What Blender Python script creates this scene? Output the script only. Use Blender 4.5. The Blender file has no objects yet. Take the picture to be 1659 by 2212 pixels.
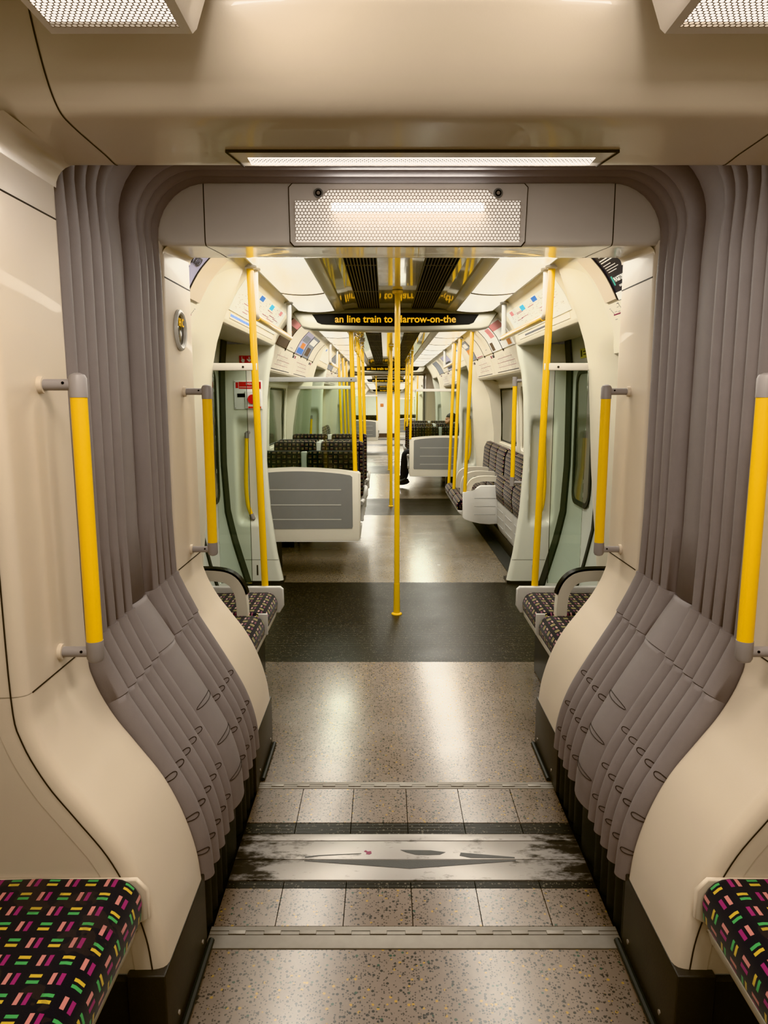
import bpy, bmesh, math, random
from mathutils import Matrix, Vector
random.seed(7)
C = bpy.context.scene.collection
PI = math.pi

# ------------------------------------------------------------------ materials
def nodes(name):
    m = bpy.data.materials.new(name); m.use_nodes = True
    nt = m.node_tree; b = nt.nodes['Principled BSDF']
    return m, nt, b

class E:
    """tiny expression helper for shader math"""
    def __init__(s, nt, sock): s.nt, s.s = nt, sock
    def op(s, o, b=None, c=None):
        n = s.nt.nodes.new('ShaderNodeMath'); n.operation = o
        for i, v in enumerate((s, b, c)):
            if v is None: continue
            if isinstance(v, E): s.nt.links.new(v.s, n.inputs[i])
            else: n.inputs[i].default_value = v
        return E(s.nt, n.outputs[0])
    def __add__(s, o): return s.op('ADD', o)
    def __sub__(s, o): return s.op('SUBTRACT', o)
    def __mul__(s, o): return s.op('MULTIPLY', o)
    def lt(s, o): return s.op('LESS_THAN', o)
    def gt(s, o): return s.op('GREATER_THAN', o)
    def abs(s): return s.op('ABSOLUTE')
    def fract(s): return s.op('FRACT')
    def floor(s): return s.op('FLOOR')
    def mod2(s): return s.op('FLOORED_MODULO', 2.0)

def mixc(nt, fac, a, b):
    n = nt.nodes.new('ShaderNodeMix'); n.data_type = 'RGBA'
    for sock, v in ((n.inputs[0], fac), (n.inputs[6], a), (n.inputs[7], b)):
        if isinstance(v, E): nt.links.new(v.s, sock)
        elif hasattr(v, 'is_linked'): nt.links.new(v, sock)
        elif isinstance(v, (int, float)): sock.default_value = v
        else: sock.default_value = (*v, 1)
    return n.outputs[2]

def world_pos(nt):
    return nt.nodes.new('ShaderNodeNewGeometry').outputs['Position']

def noise(nt, vec, scale, detail=3, rough=.6):
    n = nt.nodes.new('ShaderNodeTexNoise'); n.inputs['Scale'].default_value = scale
    n.inputs['Detail'].default_value = detail; n.inputs['Roughness'].default_value = rough
    nt.links.new(vec, n.inputs['Vector']); return E(nt, n.outputs['Fac'])

def bump(nt, b, h, strength, dist=.002):
    n = nt.nodes.new('ShaderNodeBump'); n.inputs['Strength'].default_value = strength
    n.inputs['Distance'].default_value = dist
    nt.links.new(h.s, n.inputs['Height']); nt.links.new(n.outputs[0], b.inputs['Normal'])

def plain(name, col, rough=.5, metal=0., coat=0., var=.06, vscale=6., bstr=0., bscale=120., spec=.5):
    m, nt, b = nodes(name)
    p = world_pos(nt)
    n = noise(nt, p, vscale)
    dark = tuple(c * (1 - var) for c in col); lite = tuple(min(1, c * (1 + var)) for c in col)
    nt.links.new(mixc(nt, n, dark, lite), b.inputs['Base Color'])
    b.inputs['Roughness'].default_value = rough; b.inputs['Metallic'].default_value = metal
    b.inputs['Coat Weight'].default_value = coat; b.inputs['Specular IOR Level'].default_value = spec
    if bstr: bump(nt, b, noise(nt, p, bscale, 2), bstr)
    return m

def emit(name, col, s, base=(0.02, 0.02, 0.02)):
    m, nt, b = nodes(name)
    b.inputs['Base Color'].default_value = (*base, 1)
    b.inputs['Emission Color'].default_value = (*col, 1); b.inputs['Emission Strength'].default_value = s
    return m

M = {}
M['cream'] = plain('cream_moulding', (.60, .515, .415), .42, coat=.08, var=.04, vscale=3, bstr=.05, bscale=300)
M['cream_head'] = plain('cream_header_moulding', (.57, .50, .415), .30, coat=.35, var=.04, vscale=3, bstr=.05, bscale=300)
M['lintel'] = plain('warm_grey_moulding', (.66, .61, .56), .30, coat=.35, var=.04, bstr=.05, bscale=300)
M['ivory'] = plain('ivory_wall_panel', (.70, .655, .54), .42, coat=.15, var=.03)
M['pillar'] = plain('pale_pillar', (.72, .72, .62), .38, coat=.2, var=.03)
M['offwhite'] = plain('off_white_plastic', (.66, .62, .53), .45, var=.03)
M['bellow'] = plain('grey_bellows_fabric', (.215, .188, .186), .58, var=.10, vscale=9, bstr=.25, bscale=700)
M['stitch'] = plain('dark_stitching', (.03, .025, .025), .8)
M['skirt'] = plain('black_rubber_skirt', (.012, .014, .015), .6)
M['kick'] = plain('black_kick_plate', (.022, .02, .018), .42, var=.3, vscale=14, bstr=.2, bscale=200)
M['seam'] = plain('dark_panel_joint', (.025, .018, .014), .7)
M['yellow'] = plain('yellow_rail_paint', (.83, .50, .004), .28, coat=.3, var=.03)
M['greycap'] = plain('grey_rail_fitting', (.29, .265, .26), .45, var=.05)
M['white_metal'] = plain('white_painted_metal', (.66, .62, .56), .35, var=.03)
M['grey_metal'] = plain('grey_painted_rail', (.36, .36, .35), .3, var=.03)
M['grey_panel'] = plain('grey_seat_back_laminate', (.23, .23, .225), .42, var=.05, bstr=.1, bscale=500)
M['groove'] = plain('groove_highlight', (.5, .49, .45), .4)
M['lightgrey'] = plain('pale_grey_seat_shell', (.52, .51, .48), .4, var=.04)
M['dark'] = plain('black_plastic', (.005, .005, .0055), .4, spec=.06)
M['rubber'] = plain('door_rubber', (.02, .022, .022), .6)
M['steel'] = plain('worn_steel', (.36, .32, .28), .42, metal=.6, var=.2, vscale=20)
M['aluminium'] = plain('aluminium_strip', (.26, .235, .205), .5, metal=.4, var=.15, vscale=30)
M['ceil_metal'] = plain('glossy_grey_ceiling_metal', (.50, .46, .37), .12, metal=.0, coat=.9, var=.03)
M['ceil'] = plain('pale_grey_ceiling', (.42, .40, .335), .3, coat=.2, var=.03)
M['vent'] = plain('black_vent_slats', (.004, .004, .0045), .8, spec=.03)
M['ventbar'] = plain('vent_bar_metal', (.17, .16, .14), .35, metal=.5)
M['door'] = plain('pale_green_grey_door', (.42, .44, .39), .35, var=.04)
M['red'] = plain('red_sign', (.55, .02, .025), .4)
M['white'] = plain('white_print', (.80, .79, .76), .5, var=.02)
M['card'] = plain('cream_card', (.68, .63, .53), .5, var=.03)
M['card_w'] = plain('white_map_card', (.70, .71, .68), .4, var=.03)
M['ink'] = plain('dark_print', (.06, .055, .06), .6)
M['ink_soft'] = plain('grey_print', (.36, .34, .32), .6)
M['blue'] = plain('blue_print', (.03, .16, .50), .5)
M['cyan'] = plain('cyan_print', (.04, .38, .62), .5)
M['maroon'] = plain('maroon_print', (.22, .02, .07), .5)
M['navy'] = plain('navy_print', (.008, .014, .035), .4)
M['lilac'] = plain('lilac_print', (.36, .35, .48), .5)
M['pink'] = plain('pink_print', (.62, .24, .25), .5)
M['orange'] = plain('orange_print', (.55, .20, .05), .5)
M['brown'] = plain('brown_print', (.07, .04, .025), .5)
M['slate'] = plain('slate_print', (.20, .22, .26), .5)
M['teal'] = plain('teal_print', (.06, .36, .30), .5)
M['lime'] = plain('yellow_sticker', (.42, .40, .05), .5)
M['skin'] = plain('skin', (.42, .22, .14), .5)
M['hair'] = plain('dark_hair', (.012, .008, .007), .6)
M['jacket'] = plain('dark_jacket', (.014, .014, .018), .8)
M['shoe'] = plain('black_shoe', (.01, .01, .011), .45)
M['led'] = emit('amber_led', (1.0, .50, .0), .95)
M['tube'] = emit('lamp_tube', (1, .97, .92), 14)
M['glow'] = emit('lamp_tray', (1, .92, .82), .62, (.6, .55, .5))
M['glow_near'] = emit('near_lamp_diffuser', (1, .93, .86), 2.2, (.6, .6, .6))

def diffuser():
    m, nt, b = nodes('ribbed_light_diffuser')
    p = world_pos(nt)
    sx = nt.nodes.new('ShaderNodeSeparateXYZ'); nt.links.new(p, sx.inputs[0])
    y = E(nt, sx.outputs[1])
    w = (y * 75.0).fract().op('PINGPONG', .5)
    st = w * .5 + .80
    nt.links.new(st.s, b.inputs['Emission Strength'])
    n = noise(nt, p, .9, 1)
    nt.links.new(mixc(nt, n.op('SMOOTHSTEP', .4, .6) if False else n, (1, .86, .66), (.97, .98, .93)), b.inputs['Emission Color'])
    b.inputs['Base Color'].default_value = (.7, .7, .65, 1); b.inputs['Roughness'].default_value = .3
    return m
M['diffuser'] = diffuser()

def perforated(name, col, pitch, rad):
    """sheet with a hexagonal grid of real see-through holes (UV in metres)"""
    m, nt, b = nodes(name)
    uv = nt.nodes.new('ShaderNodeUVMap').outputs[0]
    sx = nt.nodes.new('ShaderNodeSeparateXYZ'); nt.links.new(uv, sx.inputs[0])
    u, v = E(nt, sx.outputs[0]), E(nt, sx.outputs[1])
    a, h = pitch, pitch * math.sqrt(3)
    def lat(o):
        du = (((u * (1 / a)) + o).fract() - .5) * a
        dv = (((v * (1 / h)) + o).fract() - .5) * h
        return (du * du + dv * dv).op('SQRT')
    d = lat(0.0).op('MINIMUM', lat(.5))
    b.inputs['Base Color'].default_value = (*col, 1); b.inputs['Roughness'].default_value = .4
    tr = nt.nodes.new('ShaderNodeBsdfTransparent'); mx = nt.nodes.new('ShaderNodeMixShader')
    nt.links.new(d.lt(rad).s, mx.inputs[0]); nt.links.new(b.outputs[0], mx.inputs[1]); nt.links.new(tr.outputs[0], mx.inputs[2])
    nt.links.new(mx.outputs[0], nt.nodes['Material Output'].inputs[0])
    return m
M['perf'] = perforated('perforated_lamp_cover', (.42, .36, .30), .0116, .0047)
M['perf_near'] = perforated('perforated_near_lamp_cover', (.42, .36, .31), .0092, .0037)

def moquette(name, cell, bright, pal=None):
    m, nt, b = nodes(name)
    uv = nt.nodes.new('ShaderNodeUVMap').outputs[0]
    sx = nt.nodes.new('ShaderNodeSeparateXYZ'); nt.links.new(uv, sx.inputs[0])
    v, u = E(nt, sx.outputs[0]) * (1 / cell), E(nt, sx.outputs[1]) * (1 / (cell * .95))
    fu, fv = u.fract() - .5, v.fract() - .5
    par = (u.floor() + v.floor()).mod2()
    flip = (v.floor() * .5).floor().mod2()
    inA = fu.abs().lt(.27); inB = fv.abs().lt(.30)
    hA = inA * (fv - .16).abs().lt(.085); hB = inA * (fv + .16).abs().lt(.085)
    vA = inB * (fu - .19).abs().lt(.10); vB = inB * (fu + .19).abs().lt(.10)
    k = bright
    G, Y_, P, Q = (.07 * k, .32 * k, .10 * k), (.52 * k, .36 * k, .05 * k), (.50 * k, .20 * k, .18 * k), (.27 * k, .03 * k, .13 * k)
    if pal: G, Y_, P, Q = [tuple(c * k for c in q) for q in pal]
    geo = world_pos(nt)
    n = noise(nt, geo, 900, 2)
    base = mixc(nt, n, (.004, .005, .009), (.012, .013, .02))
    ca = mixc(nt, flip, G, Y_); cb = mixc(nt, flip, Y_, G)
    no = (par * -1.0) + 1.0
    c = mixc(nt, hA * par, base, ca); c = mixc(nt, hB * par, c, cb)
    c = mixc(nt, vA * no, c, Q); c = mixc(nt, vB * no, c, P)
    wear = noise(nt, geo, 5, 4)
    c = mixc(nt, (wear.gt(.62)) * .25, c, (.05, .035, .03))
    nt.links.new(c, b.inputs['Base Color']); b.inputs['Roughness'].default_value = .95
    b.inputs['Sheen Weight'].default_value = .15; b.inputs['Specular IOR Level'].default_value = .2
    bump(nt, b, n, .4, .001)
    return m
M['moq'] = moquette('dark_block_moquette', .0435, 1.0)
M['moq2'] = moquette('dark_block_moquette_far', .043, 1.0, ((.30, .28, .10), (.42, .33, .16), (.40, .25, .22), (.16, .06, .09)))
M['moq3'] = moquette('dark_brown_moquette_backs', .043, .62, ((.16, .14, .09), (.40, .30, .16), (.34, .24, .18), (.12, .06, .06)))

def terrazzo(name, base, dirt=1.0, dark=False):
    m, nt, b = nodes(name)
    p = world_pos(nt)
    def specks(scale, thr, keep):
        vo = nt.nodes.new('ShaderNodeTexVoronoi'); vo.inputs['Scale'].default_value = scale
        nt.links.new(p, vo.inputs['Vector'])
        d = E(nt, vo.outputs['Distance'])
        sc = nt.nodes.new('ShaderNodeSeparateColor'); nt.links.new(vo.outputs['Color'], sc.inputs[0])
        return d.lt(thr) * E(nt, sc.outputs[0]).lt(keep), E(nt, sc.outputs[1])
    big = noise(nt, p, 2.2, 4); fine = noise(nt, p, 60, 2)
    c = mixc(nt, noise(nt, p, 1.6, 2), tuple(x * .82 for x in base), tuple(x * 1.15 for x in base))
    c = mixc(nt, fine * .4, c, tuple(x * .7 for x in base))
    m1, r1 = specks(88, .36, .42)
    m2, r2 = specks(165, .40, .40) if not dark else specks(150, .26, .30)
    if dark:
        c = mixc(nt, m2, c, (.15, .132, .105)); c = mixc(nt, m1 * r1.gt(.5), c, (.10, .088, .07))
    else:
        c = mixc(nt, m1, c, (.03, .03, .028)); c = mixc(nt, m1 * r1.gt(.80), c, (.40, .25, .06))
        c = mixc(nt, m1 * r1.lt(.12), c, (.03, .07, .05)); c = mixc(nt, m2, c, (.06, .052, .045))
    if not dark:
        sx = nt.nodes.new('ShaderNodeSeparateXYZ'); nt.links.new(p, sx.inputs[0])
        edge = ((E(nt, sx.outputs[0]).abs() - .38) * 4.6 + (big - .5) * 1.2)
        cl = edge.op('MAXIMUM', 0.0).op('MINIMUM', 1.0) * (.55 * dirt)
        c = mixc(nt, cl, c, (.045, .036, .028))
    nt.links.new(c, b.inputs['Base Color'])
    big2 = noise(nt, p, 3.0, 1)
    r = big2 * .16 + (.17 if not dark else .26)
    nt.links.new(r.s, b.inputs['Roughness'])
    b.inputs['Coat Weight'].default_value = .2 if not dark else 0; b.inputs['Coat Roughness'].default_value = .16
    if dark: b.inputs['Specular IOR Level'].default_value = .16
    if dark:
        sx = nt.nodes.new('ShaderNodeSeparateXYZ'); nt.links.new(p, sx.inputs[0])
        rib = (E(nt, sx.outputs[1]) * 55.0).fract().op('PINGPONG', .5)
        bump(nt, b, rib, .35, .003)
    return m
M['floor'] = terrazzo('speckled_beige_floor', (.232, .180, .146))
M['floor2'] = terrazzo('plain_beige_floor', (.22, .185, .142), dirt=.25)
M['floor_dark'] = terrazzo('ribbed_dark_floor', (.013, .012, .0105), dark=True)

def scuffed():
    m, nt, b = nodes('scuffed_metal_threshold')
    p = world_pos(nt)
    mp = nt.nodes.new('ShaderNodeMapping'); mp.inputs['Scale'].default_value = (2.2, 6, 1); nt.links.new(p, mp.inputs[0])
    n = noise(nt, mp.outputs[0], 3.2, 6, .7); f = noise(nt, p, 60, 3)
    sx = nt.nodes.new('ShaderNodeSeparateXYZ'); nt.links.new(p, sx.inputs[0])
    side = (E(nt, sx.outputs[0]).abs() - .30).op('MAXIMUM', 0.0) * .75
    cr = nt.nodes.new('ShaderNodeValToRGB'); nt.links.new((n * .85 + f * .15 + .07 - side).s, cr.inputs[0])
    cr.color_ramp.elements[0].position = .37; cr.color_ramp.elements[0].color = (.03, .025, .02, 1)
    cr.color_ramp.elements[1].position = .50; cr.color_ramp.elements[1].color = (.33, .305, .285, 1)
    nt.links.new(cr.outputs[0], b.inputs['Base Color'])
    b.inputs['Metallic'].default_value = .35; b.inputs['Roughness'].default_value = .34
    return m
M['scuff'] = scuffed()

def glass(name, tint, mix):
    m, nt, b = nodes(name)
    tr = nt.nodes.new('ShaderNodeBsdfTransparent'); tr.inputs[0].default_value = (*tint, 1)
    gl = nt.nodes.new('ShaderNodeBsdfGlossy'); gl.inputs['Roughness'].default_value = .03
    fr = nt.nodes.new('ShaderNodeFresnel'); fr.inputs[0].default_value = 1.45
    mx = nt.nodes.new('ShaderNodeMixShader')
    fac = E(nt, fr.outputs[0]) * mix
    nt.links.new(fac.s, mx.inputs[0]); nt.links.new(tr.outputs[0], mx.inputs[1]); nt.links.new(gl.outputs[0], mx.inputs[2])
    nt.links.new(mx.outputs[0], nt.nodes['Material Output'].inputs[0])
    return m
M['glass'] = glass('screen_glass', (.90, .95, .91), .9)
M['pane'] = plain('dark_window_pane', (.10, .10, .082), .08, var=.2, vscale=2, spec=.8)

# ------------------------------------------------------------------ mesh helpers
class MB:
    def __init__(s): s.bm = bmesh.new(); s.uv = s.bm.loops.layers.uv.new('UVMap')
    def face(s, vs, uvs=None):
        try: f = s.bm.faces.new(vs)
        except ValueError: return None
        if uvs:
            for l, q in zip(f.loops, uvs): l[s.uv].uv = q
        return f
    def grid(s, rows, closed=False, uv=None):
        """rows: list of lists of points"""
        V = [[s.bm.verts.new(p) for p in r] for r in rows]
        n = len(rows[0])
        for i in range(len(V) - 1):
            for j in range(n if closed else n - 1):
                k = (j + 1) % n
                uvs = None
                if uv:
                    jk = j + 1
                    uvs = [uv(i, j), uv(i, jk), uv(i + 1, jk), uv(i + 1, j)]
                s.face([V[i][j], V[i][k], V[i + 1][k], V[i + 1][j]], uvs)
        return V
    def poly(s, pts, uvs=None): return s.face([s.bm.verts.new(p) for p in pts], uvs)
    def box(s, x0, x1, y0, y1, z0, z1, bev=0.):
        b = bmesh.new()
        bmesh.ops.create_cube(b, size=1)
        for v in b.verts:
            v.co = Vector((x0 + (v.co.x + .5) * (x1 - x0), y0 + (v.co.y + .5) * (y1 - y0), z0 + (v.co.z + .5) * (z1 - z0)))
        if bev:
            bmesh.ops.bevel(b, geom=list(b.edges), offset=bev, segments=3, profile=.5, affect='EDGES')
        s.merge(b); return s
    def merge(s, b):
        mp = {}
        for v in b.verts: mp[v] = s.bm.verts.new(v.co)
        for f in b.faces: s.face([mp[v] for v in f.verts])
        b.free()
    def tube(s, pts, r, n=14, cap=True, closed=False):
        pts = [Vector(p) for p in pts]; rr = r if isinstance(r, (list, tuple)) else [r] * len(pts)
        rings = []; up = None
        for i, p in enumerate(pts):
            a = pts[i - 1] if (i > 0 or closed) else p; c = pts[(i + 1) % len(pts)] if (i < len(pts) - 1 or closed) else p
            t = (c - a).normalized()
            if up is None:
                up = Vector((0, 0, 1)) if abs(t.z) < .9 else Vector((1, 0, 0))
            e = (up - t * up.dot(t)).normalized(); f = t.cross(e); up = e
            rings.append([p + (e * math.cos(2 * PI * k / n) + f * math.sin(2 * PI * k / n)) * rr[i] for k in range(n)])
        if closed: rings.append(rings[0])
        V = s.grid(rings, True)
        if cap and not closed:
            s.face(V[0]); s.face(V[-1])
        if closed: bmesh.ops.remove_doubles(s.bm, verts=s.bm.verts, dist=1e-6)
        return s
    def prism(s, outline, f, d0, d1):
        """outline: 2D points, f(a,b,d)->xyz, extruded between depths"""
        A = [s.bm.verts.new(f(a, b, d0)) for a, b in outline]; B = [s.bm.verts.new(f(a, b, d1)) for a, b in outline]
        s.face(A); s.face(list(reversed(B)))
        n = len(A)
        for i in range(n): s.face([A[i], A[(i + 1) % n], B[(i + 1) % n], B[i]])
        return s
    def pad(s, prof, L0, L1, r, f, seg=4):
        """closed profile swept along a length with rounded ends; f(a,b,c)->xyz; UV in metres"""
        n = len(prof); nor = []
        area = sum(prof[i][0] * prof[(i + 1) % n][1] - prof[(i + 1) % n][0] * prof[i][1] for i in range(n))
        sg = 1 if area > 0 else -1
        for i in range(n):
            a, c = prof[i - 1], prof[(i + 1) % n]
            t = Vector((c[0] - a[0], c[1] - a[1])).normalized(); nor.append((t.y * sg, -t.x * sg))
        cs = []
        for k in range(seg + 1):
            th = PI / 2 * k / seg; cs.append((L0 + r * (1 - math.sin(th)), r * (1 - math.cos(th))))
        cs = [(L0 + r - r * math.cos(PI / 2 * k / seg), r - r * math.sin(PI / 2 * k / seg)) for k in range(seg + 1)]
        cs += [(L1 - (c - L0), o) for c, o in reversed(cs)]
        rows = [[f(p[0] - nn[0] * o, p[1] - nn[1] * o, c) for p, nn in zip(prof, nor)] for c, o in cs]
        arc = [0]
        for i in range(n): arc.append(arc[-1] + math.dist(prof[i], prof[(i + 1) % n]))
        V = s.grid(rows, True, lambda i, j: (cs[i][0], arc[j]))
        s.face(V[0], [(p[0], p[1]) for p in prof]); s.face(V[-1], [(p[0], p[1]) for p in prof]); return s
    def quad_uv(s, p00, p10, p11, p01, w, h, u0=0, v0=0):
        s.poly([p00, p10, p11, p01], [(u0, v0), (u0 + w, v0), (u0 + w, v0 + h), (u0, v0 + h)]); return s

def add(name, mb, mat, parent=None, smooth=35, kind=None):
    bmesh.ops.recalc_face_normals(mb.bm, faces=mb.bm.faces)
    me = bpy.data.meshes.new(name); mb.bm.to_mesh(me); mb.bm.free()
    if parent is not None: me.transform(Matrix.Translation(-base_of(parent)))
    me.materials.append(M[mat] if isinstance(mat, str) else mat)
    if smooth:
        me.polygons.foreach_set('use_smooth', [True] * len(me.polygons))
        me.set_sharp_from_angle(angle=math.radians(smooth))
    o = bpy.data.objects.new(name, me); C.objects.link(o); o.parent = parent
    if kind: o['kind'] = kind
    return o

def base_of(p):
    v = Vector((0, 0, 0))
    while p is not None:
        v += p.location; p = p.parent
    return v

def thing(name, label, cat, loc=(0, 0, 0), group=None):
    o = bpy.data.objects.new(name, None); C.objects.link(o); o.location = loc
    o.empty_display_size = .05
    o['label'] = label; o['category'] = cat
    if group: o['group'] = group
    return o

def tag(o, label, cat, group=None):
    o['label'] = label; o['category'] = cat
    if group: o['group'] = group
    return o

def struct(name, mb, mat, label=None, smooth=35, parent=None):
    o = add(name, mb, mat, parent, smooth, 'structure' if parent is None else None)
    if label and parent is None: o['label'] = label
    return o

def copy_thing(src, loc, label):
    r = src.copy(); C.objects.link(r); r.location = loc; r['label'] = label
    for ch in src.children:
        c = ch.copy(); C.objects.link(c); c.parent = r
        for g in ch.children:
            d = g.copy(); C.objects.link(d); d.parent = c
    return r

def lettering(name, body, size, mat, parent, mtx, sx=1.0, ext=.0008, bold=0.0, align='CENTER'):
    cu = bpy.data.curves.new(name, 'FONT'); cu.body = body; cu.size = size; cu.extrude = ext; cu.offset = bold
    cu.align_x = align; cu.align_y = 'CENTER'
    t = bpy.data.objects.new(name, cu); C.objects.link(t)
    bpy.context.view_layer.update()
    me = bpy.data.meshes.new_from_object(t.evaluated_get(bpy.context.evaluated_depsgraph_get()))
    bpy.data.objects.remove(t); bpy.data.curves.remove(cu)
    me.transform(mtx @ Matrix.Diagonal((sx, 1, 1, 1)))
    if parent is not None: me.transform(Matrix.Translation(-base_of(parent)))
    me.materials.clear(); me.materials.append(M[mat])
    o = bpy.data.objects.new(name, me); C.objects.link(o); o.parent = parent
    return o

def frame(o, ex, ey):
    """matrix with local x along ex, y along ey at o"""
    ex, ey = Vector(ex).normalized(), Vector(ey).normalized(); ez = ex.cross(ey)
    m = Matrix.Identity(4)
    for i in range(3): m[i][0], m[i][1], m[i][2], m[i][3] = ex[i], ey[i], ez[i], o[i]
    return m

def smooth_path(pts, n=6):
    out = []
    P = [Vector(p) for p in pts]; P = [P[0] * 2 - P[1]] + P + [P[-1] * 2 - P[-2]]
    for i in range(1, len(P) - 2):
        for k in range(n):
            t = k / n; a, b, c, d = P[i - 1:i + 3]
            out.append(tuple(.5 * ((2 * b) + (c - a) * t + (2 * a - 5 * b + 4 * c - d) * t * t + (3 * b - a - 3 * c + d) * t ** 3)))
    out.append(tuple(P[-2])); return out

def interp(pts, z):
    """pts [(x,z)] sorted by z -> x"""
    if z <= pts[0][1]: return pts[0][0]
    for (x0, z0), (x1, z1) in zip(pts, pts[1:]):
        if z <= z1: return x0 + (x1 - x0) * (z - z0) / (z1 - z0) if z1 > z0 else x1
    return pts[-1][0]

SIDES = ((-1, 'left'), (1, 'right'))

# ------------------------------------------------------------------ gangway portals (near and far)
PROF = smooth_path([(.574, .215), (.586, .31), (.618, .42), (.665, .52), (.73, .612), (.785, .69), (.828, .78), (.842, .87),
                    (.844, 1.2), (.845, 1.6), (.845, 2.03)], 5)
def normals2d(P):
    out = []
    for i in range(len(P)):
        a, c = P[max(0, i - 1)], P[min(len(P) - 1, i + 1)]
        t = Vector((c[0] - a[0], c[1] - a[1])).normalized(); out.append((t.y, -t.x))
    return out
NOR = normals2d(PROF)
def side_sheet(mb, s, ys, zlo=-9, zhi=9, prof=PROF, nor=NOR):
    rows = []; Q = list(zip(prof, nor)); Q2 = []
    for i, (p, n) in enumerate(Q):
        if i:
            p0, n0 = Q[i - 1]
            for zc in (zlo, zhi):
                if p0[1] < zc < p[1]:
                    t = (zc - p0[1]) / (p[1] - p0[1]); Q2.append(((p0[0] + (p[0] - p0[0]) * t, zc), n))
        Q2.append((p, n))
    for (x, z), n in Q2:
        if z < zlo - 1e-6 or z > zhi + 1e-6: continue
        rows.append([(s * (x + n[0] * o), y, z + n[1] * o) for y, o in ys])
    mb.grid(rows)
ROLL = [(0.0, 1.0), (.08, .62), (.22, .30), (.45, .10), (.75, .015), (1.0, 0.0)]
def roll(y0, y1, r0, r1):
    a = [(y0 + q * r0, o * r0) for q, o in ROLL]
    b = [(y1 - q * r1, o * r1) for q, o in reversed(ROLL)]
    return [(y0 - .001, r0 + .04)] + a + b + [(y1 + .001, r1 + .04)]

# near portal
NP = thing('gangway_portal', 'large cream moulded portal frame nearest the camera, spanning walls and header', 'portal', (0, 1.6, 0))
for s, sd in SIDES:
    mb = MB(); side_sheet(mb, s, roll(1.45, 1.775, .031, .018), .87, 1.908); add('side_panel', mb, 'cream', NP, 60)
    mb = MB(); side_sheet(mb, s, roll(1.45, 1.775, .031, .018), .2, .872); add('lower_panel', mb, 'cream', NP, 60)
    mb = MB(); side_sheet(mb, s, roll(1.45, 1.775, .031, .018), 1.906, 2.1); add('corner_panel', mb, 'cream_head', NP, 60)
    for z in (.871, 1.907):
        x = interp(PROF, z); mb = MB()
        mb.box(*sorted((s * (x - .0012), s * (x + .02))), 1.478, 1.760, z - .0016, z + .0016); add('panel_joint', mb, 'seam', NP, 0)
    # long joint against the bulkhead
    rows = [[(s * (x + n[0] * (.0295 + k)), 1.4475, z + n[1] * (.0295 + k)) for k in (0, .0036)] for (x, z), n in zip(PROF, NOR)]
    mb = MB(); mb.grid(rows); add('bulkhead_joint', mb, 'seam', NP, 0)
    mb = MB().box(*sorted((s * .572, s * .66)), 1.43, 1.785, .004, .222, .004); add('kick_plate', mb, 'kick', NP)
# header: profile in (y,z)
HP = smooth_path([(1.776, 2.06), (1.776, 2.03), (1.70, 2.03), (1.60, 2.03), (1.53, 2.031), (1.485, 2.036), (1.452, 2.055), (1.425, 2.085), (1.40, 2.125), (1.38, 2.165), (1.372, 2.19), (1.372, 2.24)], 4)
mb = MB(); xs = [-.70 + 1.4 * i / 20 for i in range(21)]
mb.grid([[(x, y, z) for x in xs] for y, z in HP]); add('header', mb, 'cream_head', NP, 60)
for s, sd in SIDES:
    mb = MB(); xs = [.7015 + (1.42 - .7015) * i / 14 for i in range(15)]
    def sag(x): return max(0, x - .70) ** 2 * .0
    mb.grid([[(s * x, y, z) for x in xs] for y, z in HP]); add('header_corner', mb, 'cream_head', NP, 60)
    mb = MB(); mb.grid([[(s * x, y - .0005 if z > 2.035 else y, z - .0008) for x in (.6992, .7024)] for y, z in HP]); add('panel_joint', mb, 'seam', NP, 0)
    # cove fillet between side panel and soffit
    mb = MB(); arc = [(.845 - .05 + .05 * math.cos(a), 1.98 + .05 * math.sin(a)) for a in [PI / 2 * k / 6 for k in range(7)]]
    mb.grid([[(s * x, y, z) for x, z in arc] for y in (1.452, 1.774)]); add('corner_fillet', mb, 'cream_head', NP, 60)

# near bulkhead walls and near car shell
for s, sd in SIDES:
    mb = MB()
    xo = 1.5
    mb.grid([[(s * (x + n[0] * .033), 1.45, z + n[1] * .033), (s * xo, 1.45, z + n[1] * .033)] for (x, z), n in zip(PROF, NOR)])
    mb.grid([[(s * .88, 1.45, 2.03), (s * xo, 1.45, 2.03)], [(s * .88, 1.45, 2.3), (s * xo, 1.45, 2.3)]])
    o = struct('wall_near_' + sd, mb, 'cream', 'cream bulkhead wall beside the near portal, ' + sd + ' side', 60)
    mb = MB().box(*sorted((s * .62, s * 1.5)), 1.44, 1.46, .0, .20); o = struct('baseboard_near_' + sd, mb, 'kick', 'black plinth under the near ' + sd + ' bulkhead')
    mb = MB(); mb.grid([[(s * x, y, z) for x, z in [(1.25, 0), (1.33, .5), (1.36, 1.0), (1.33, 1.6), (1.1, 2.0), (.82, 2.2)]] for y in (-2.2, 1.45)])
    struct('wall_side_' + sd, mb, 'ivory', 'curved ivory wall of the near car, ' + sd + ' side', 50)
mb = MB().box(-1.4, 1.4, -2.22, -2.2, 0, 2.3); struct('wall_rear', mb, 'ivory', 'ivory wall behind the camera')
mb = MB().box(-.9, .9, -2.2, 1.372, 2.205, 2.22); struct('ceiling_near', mb, 'ceil', 'grey ceiling of the near car')

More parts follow.
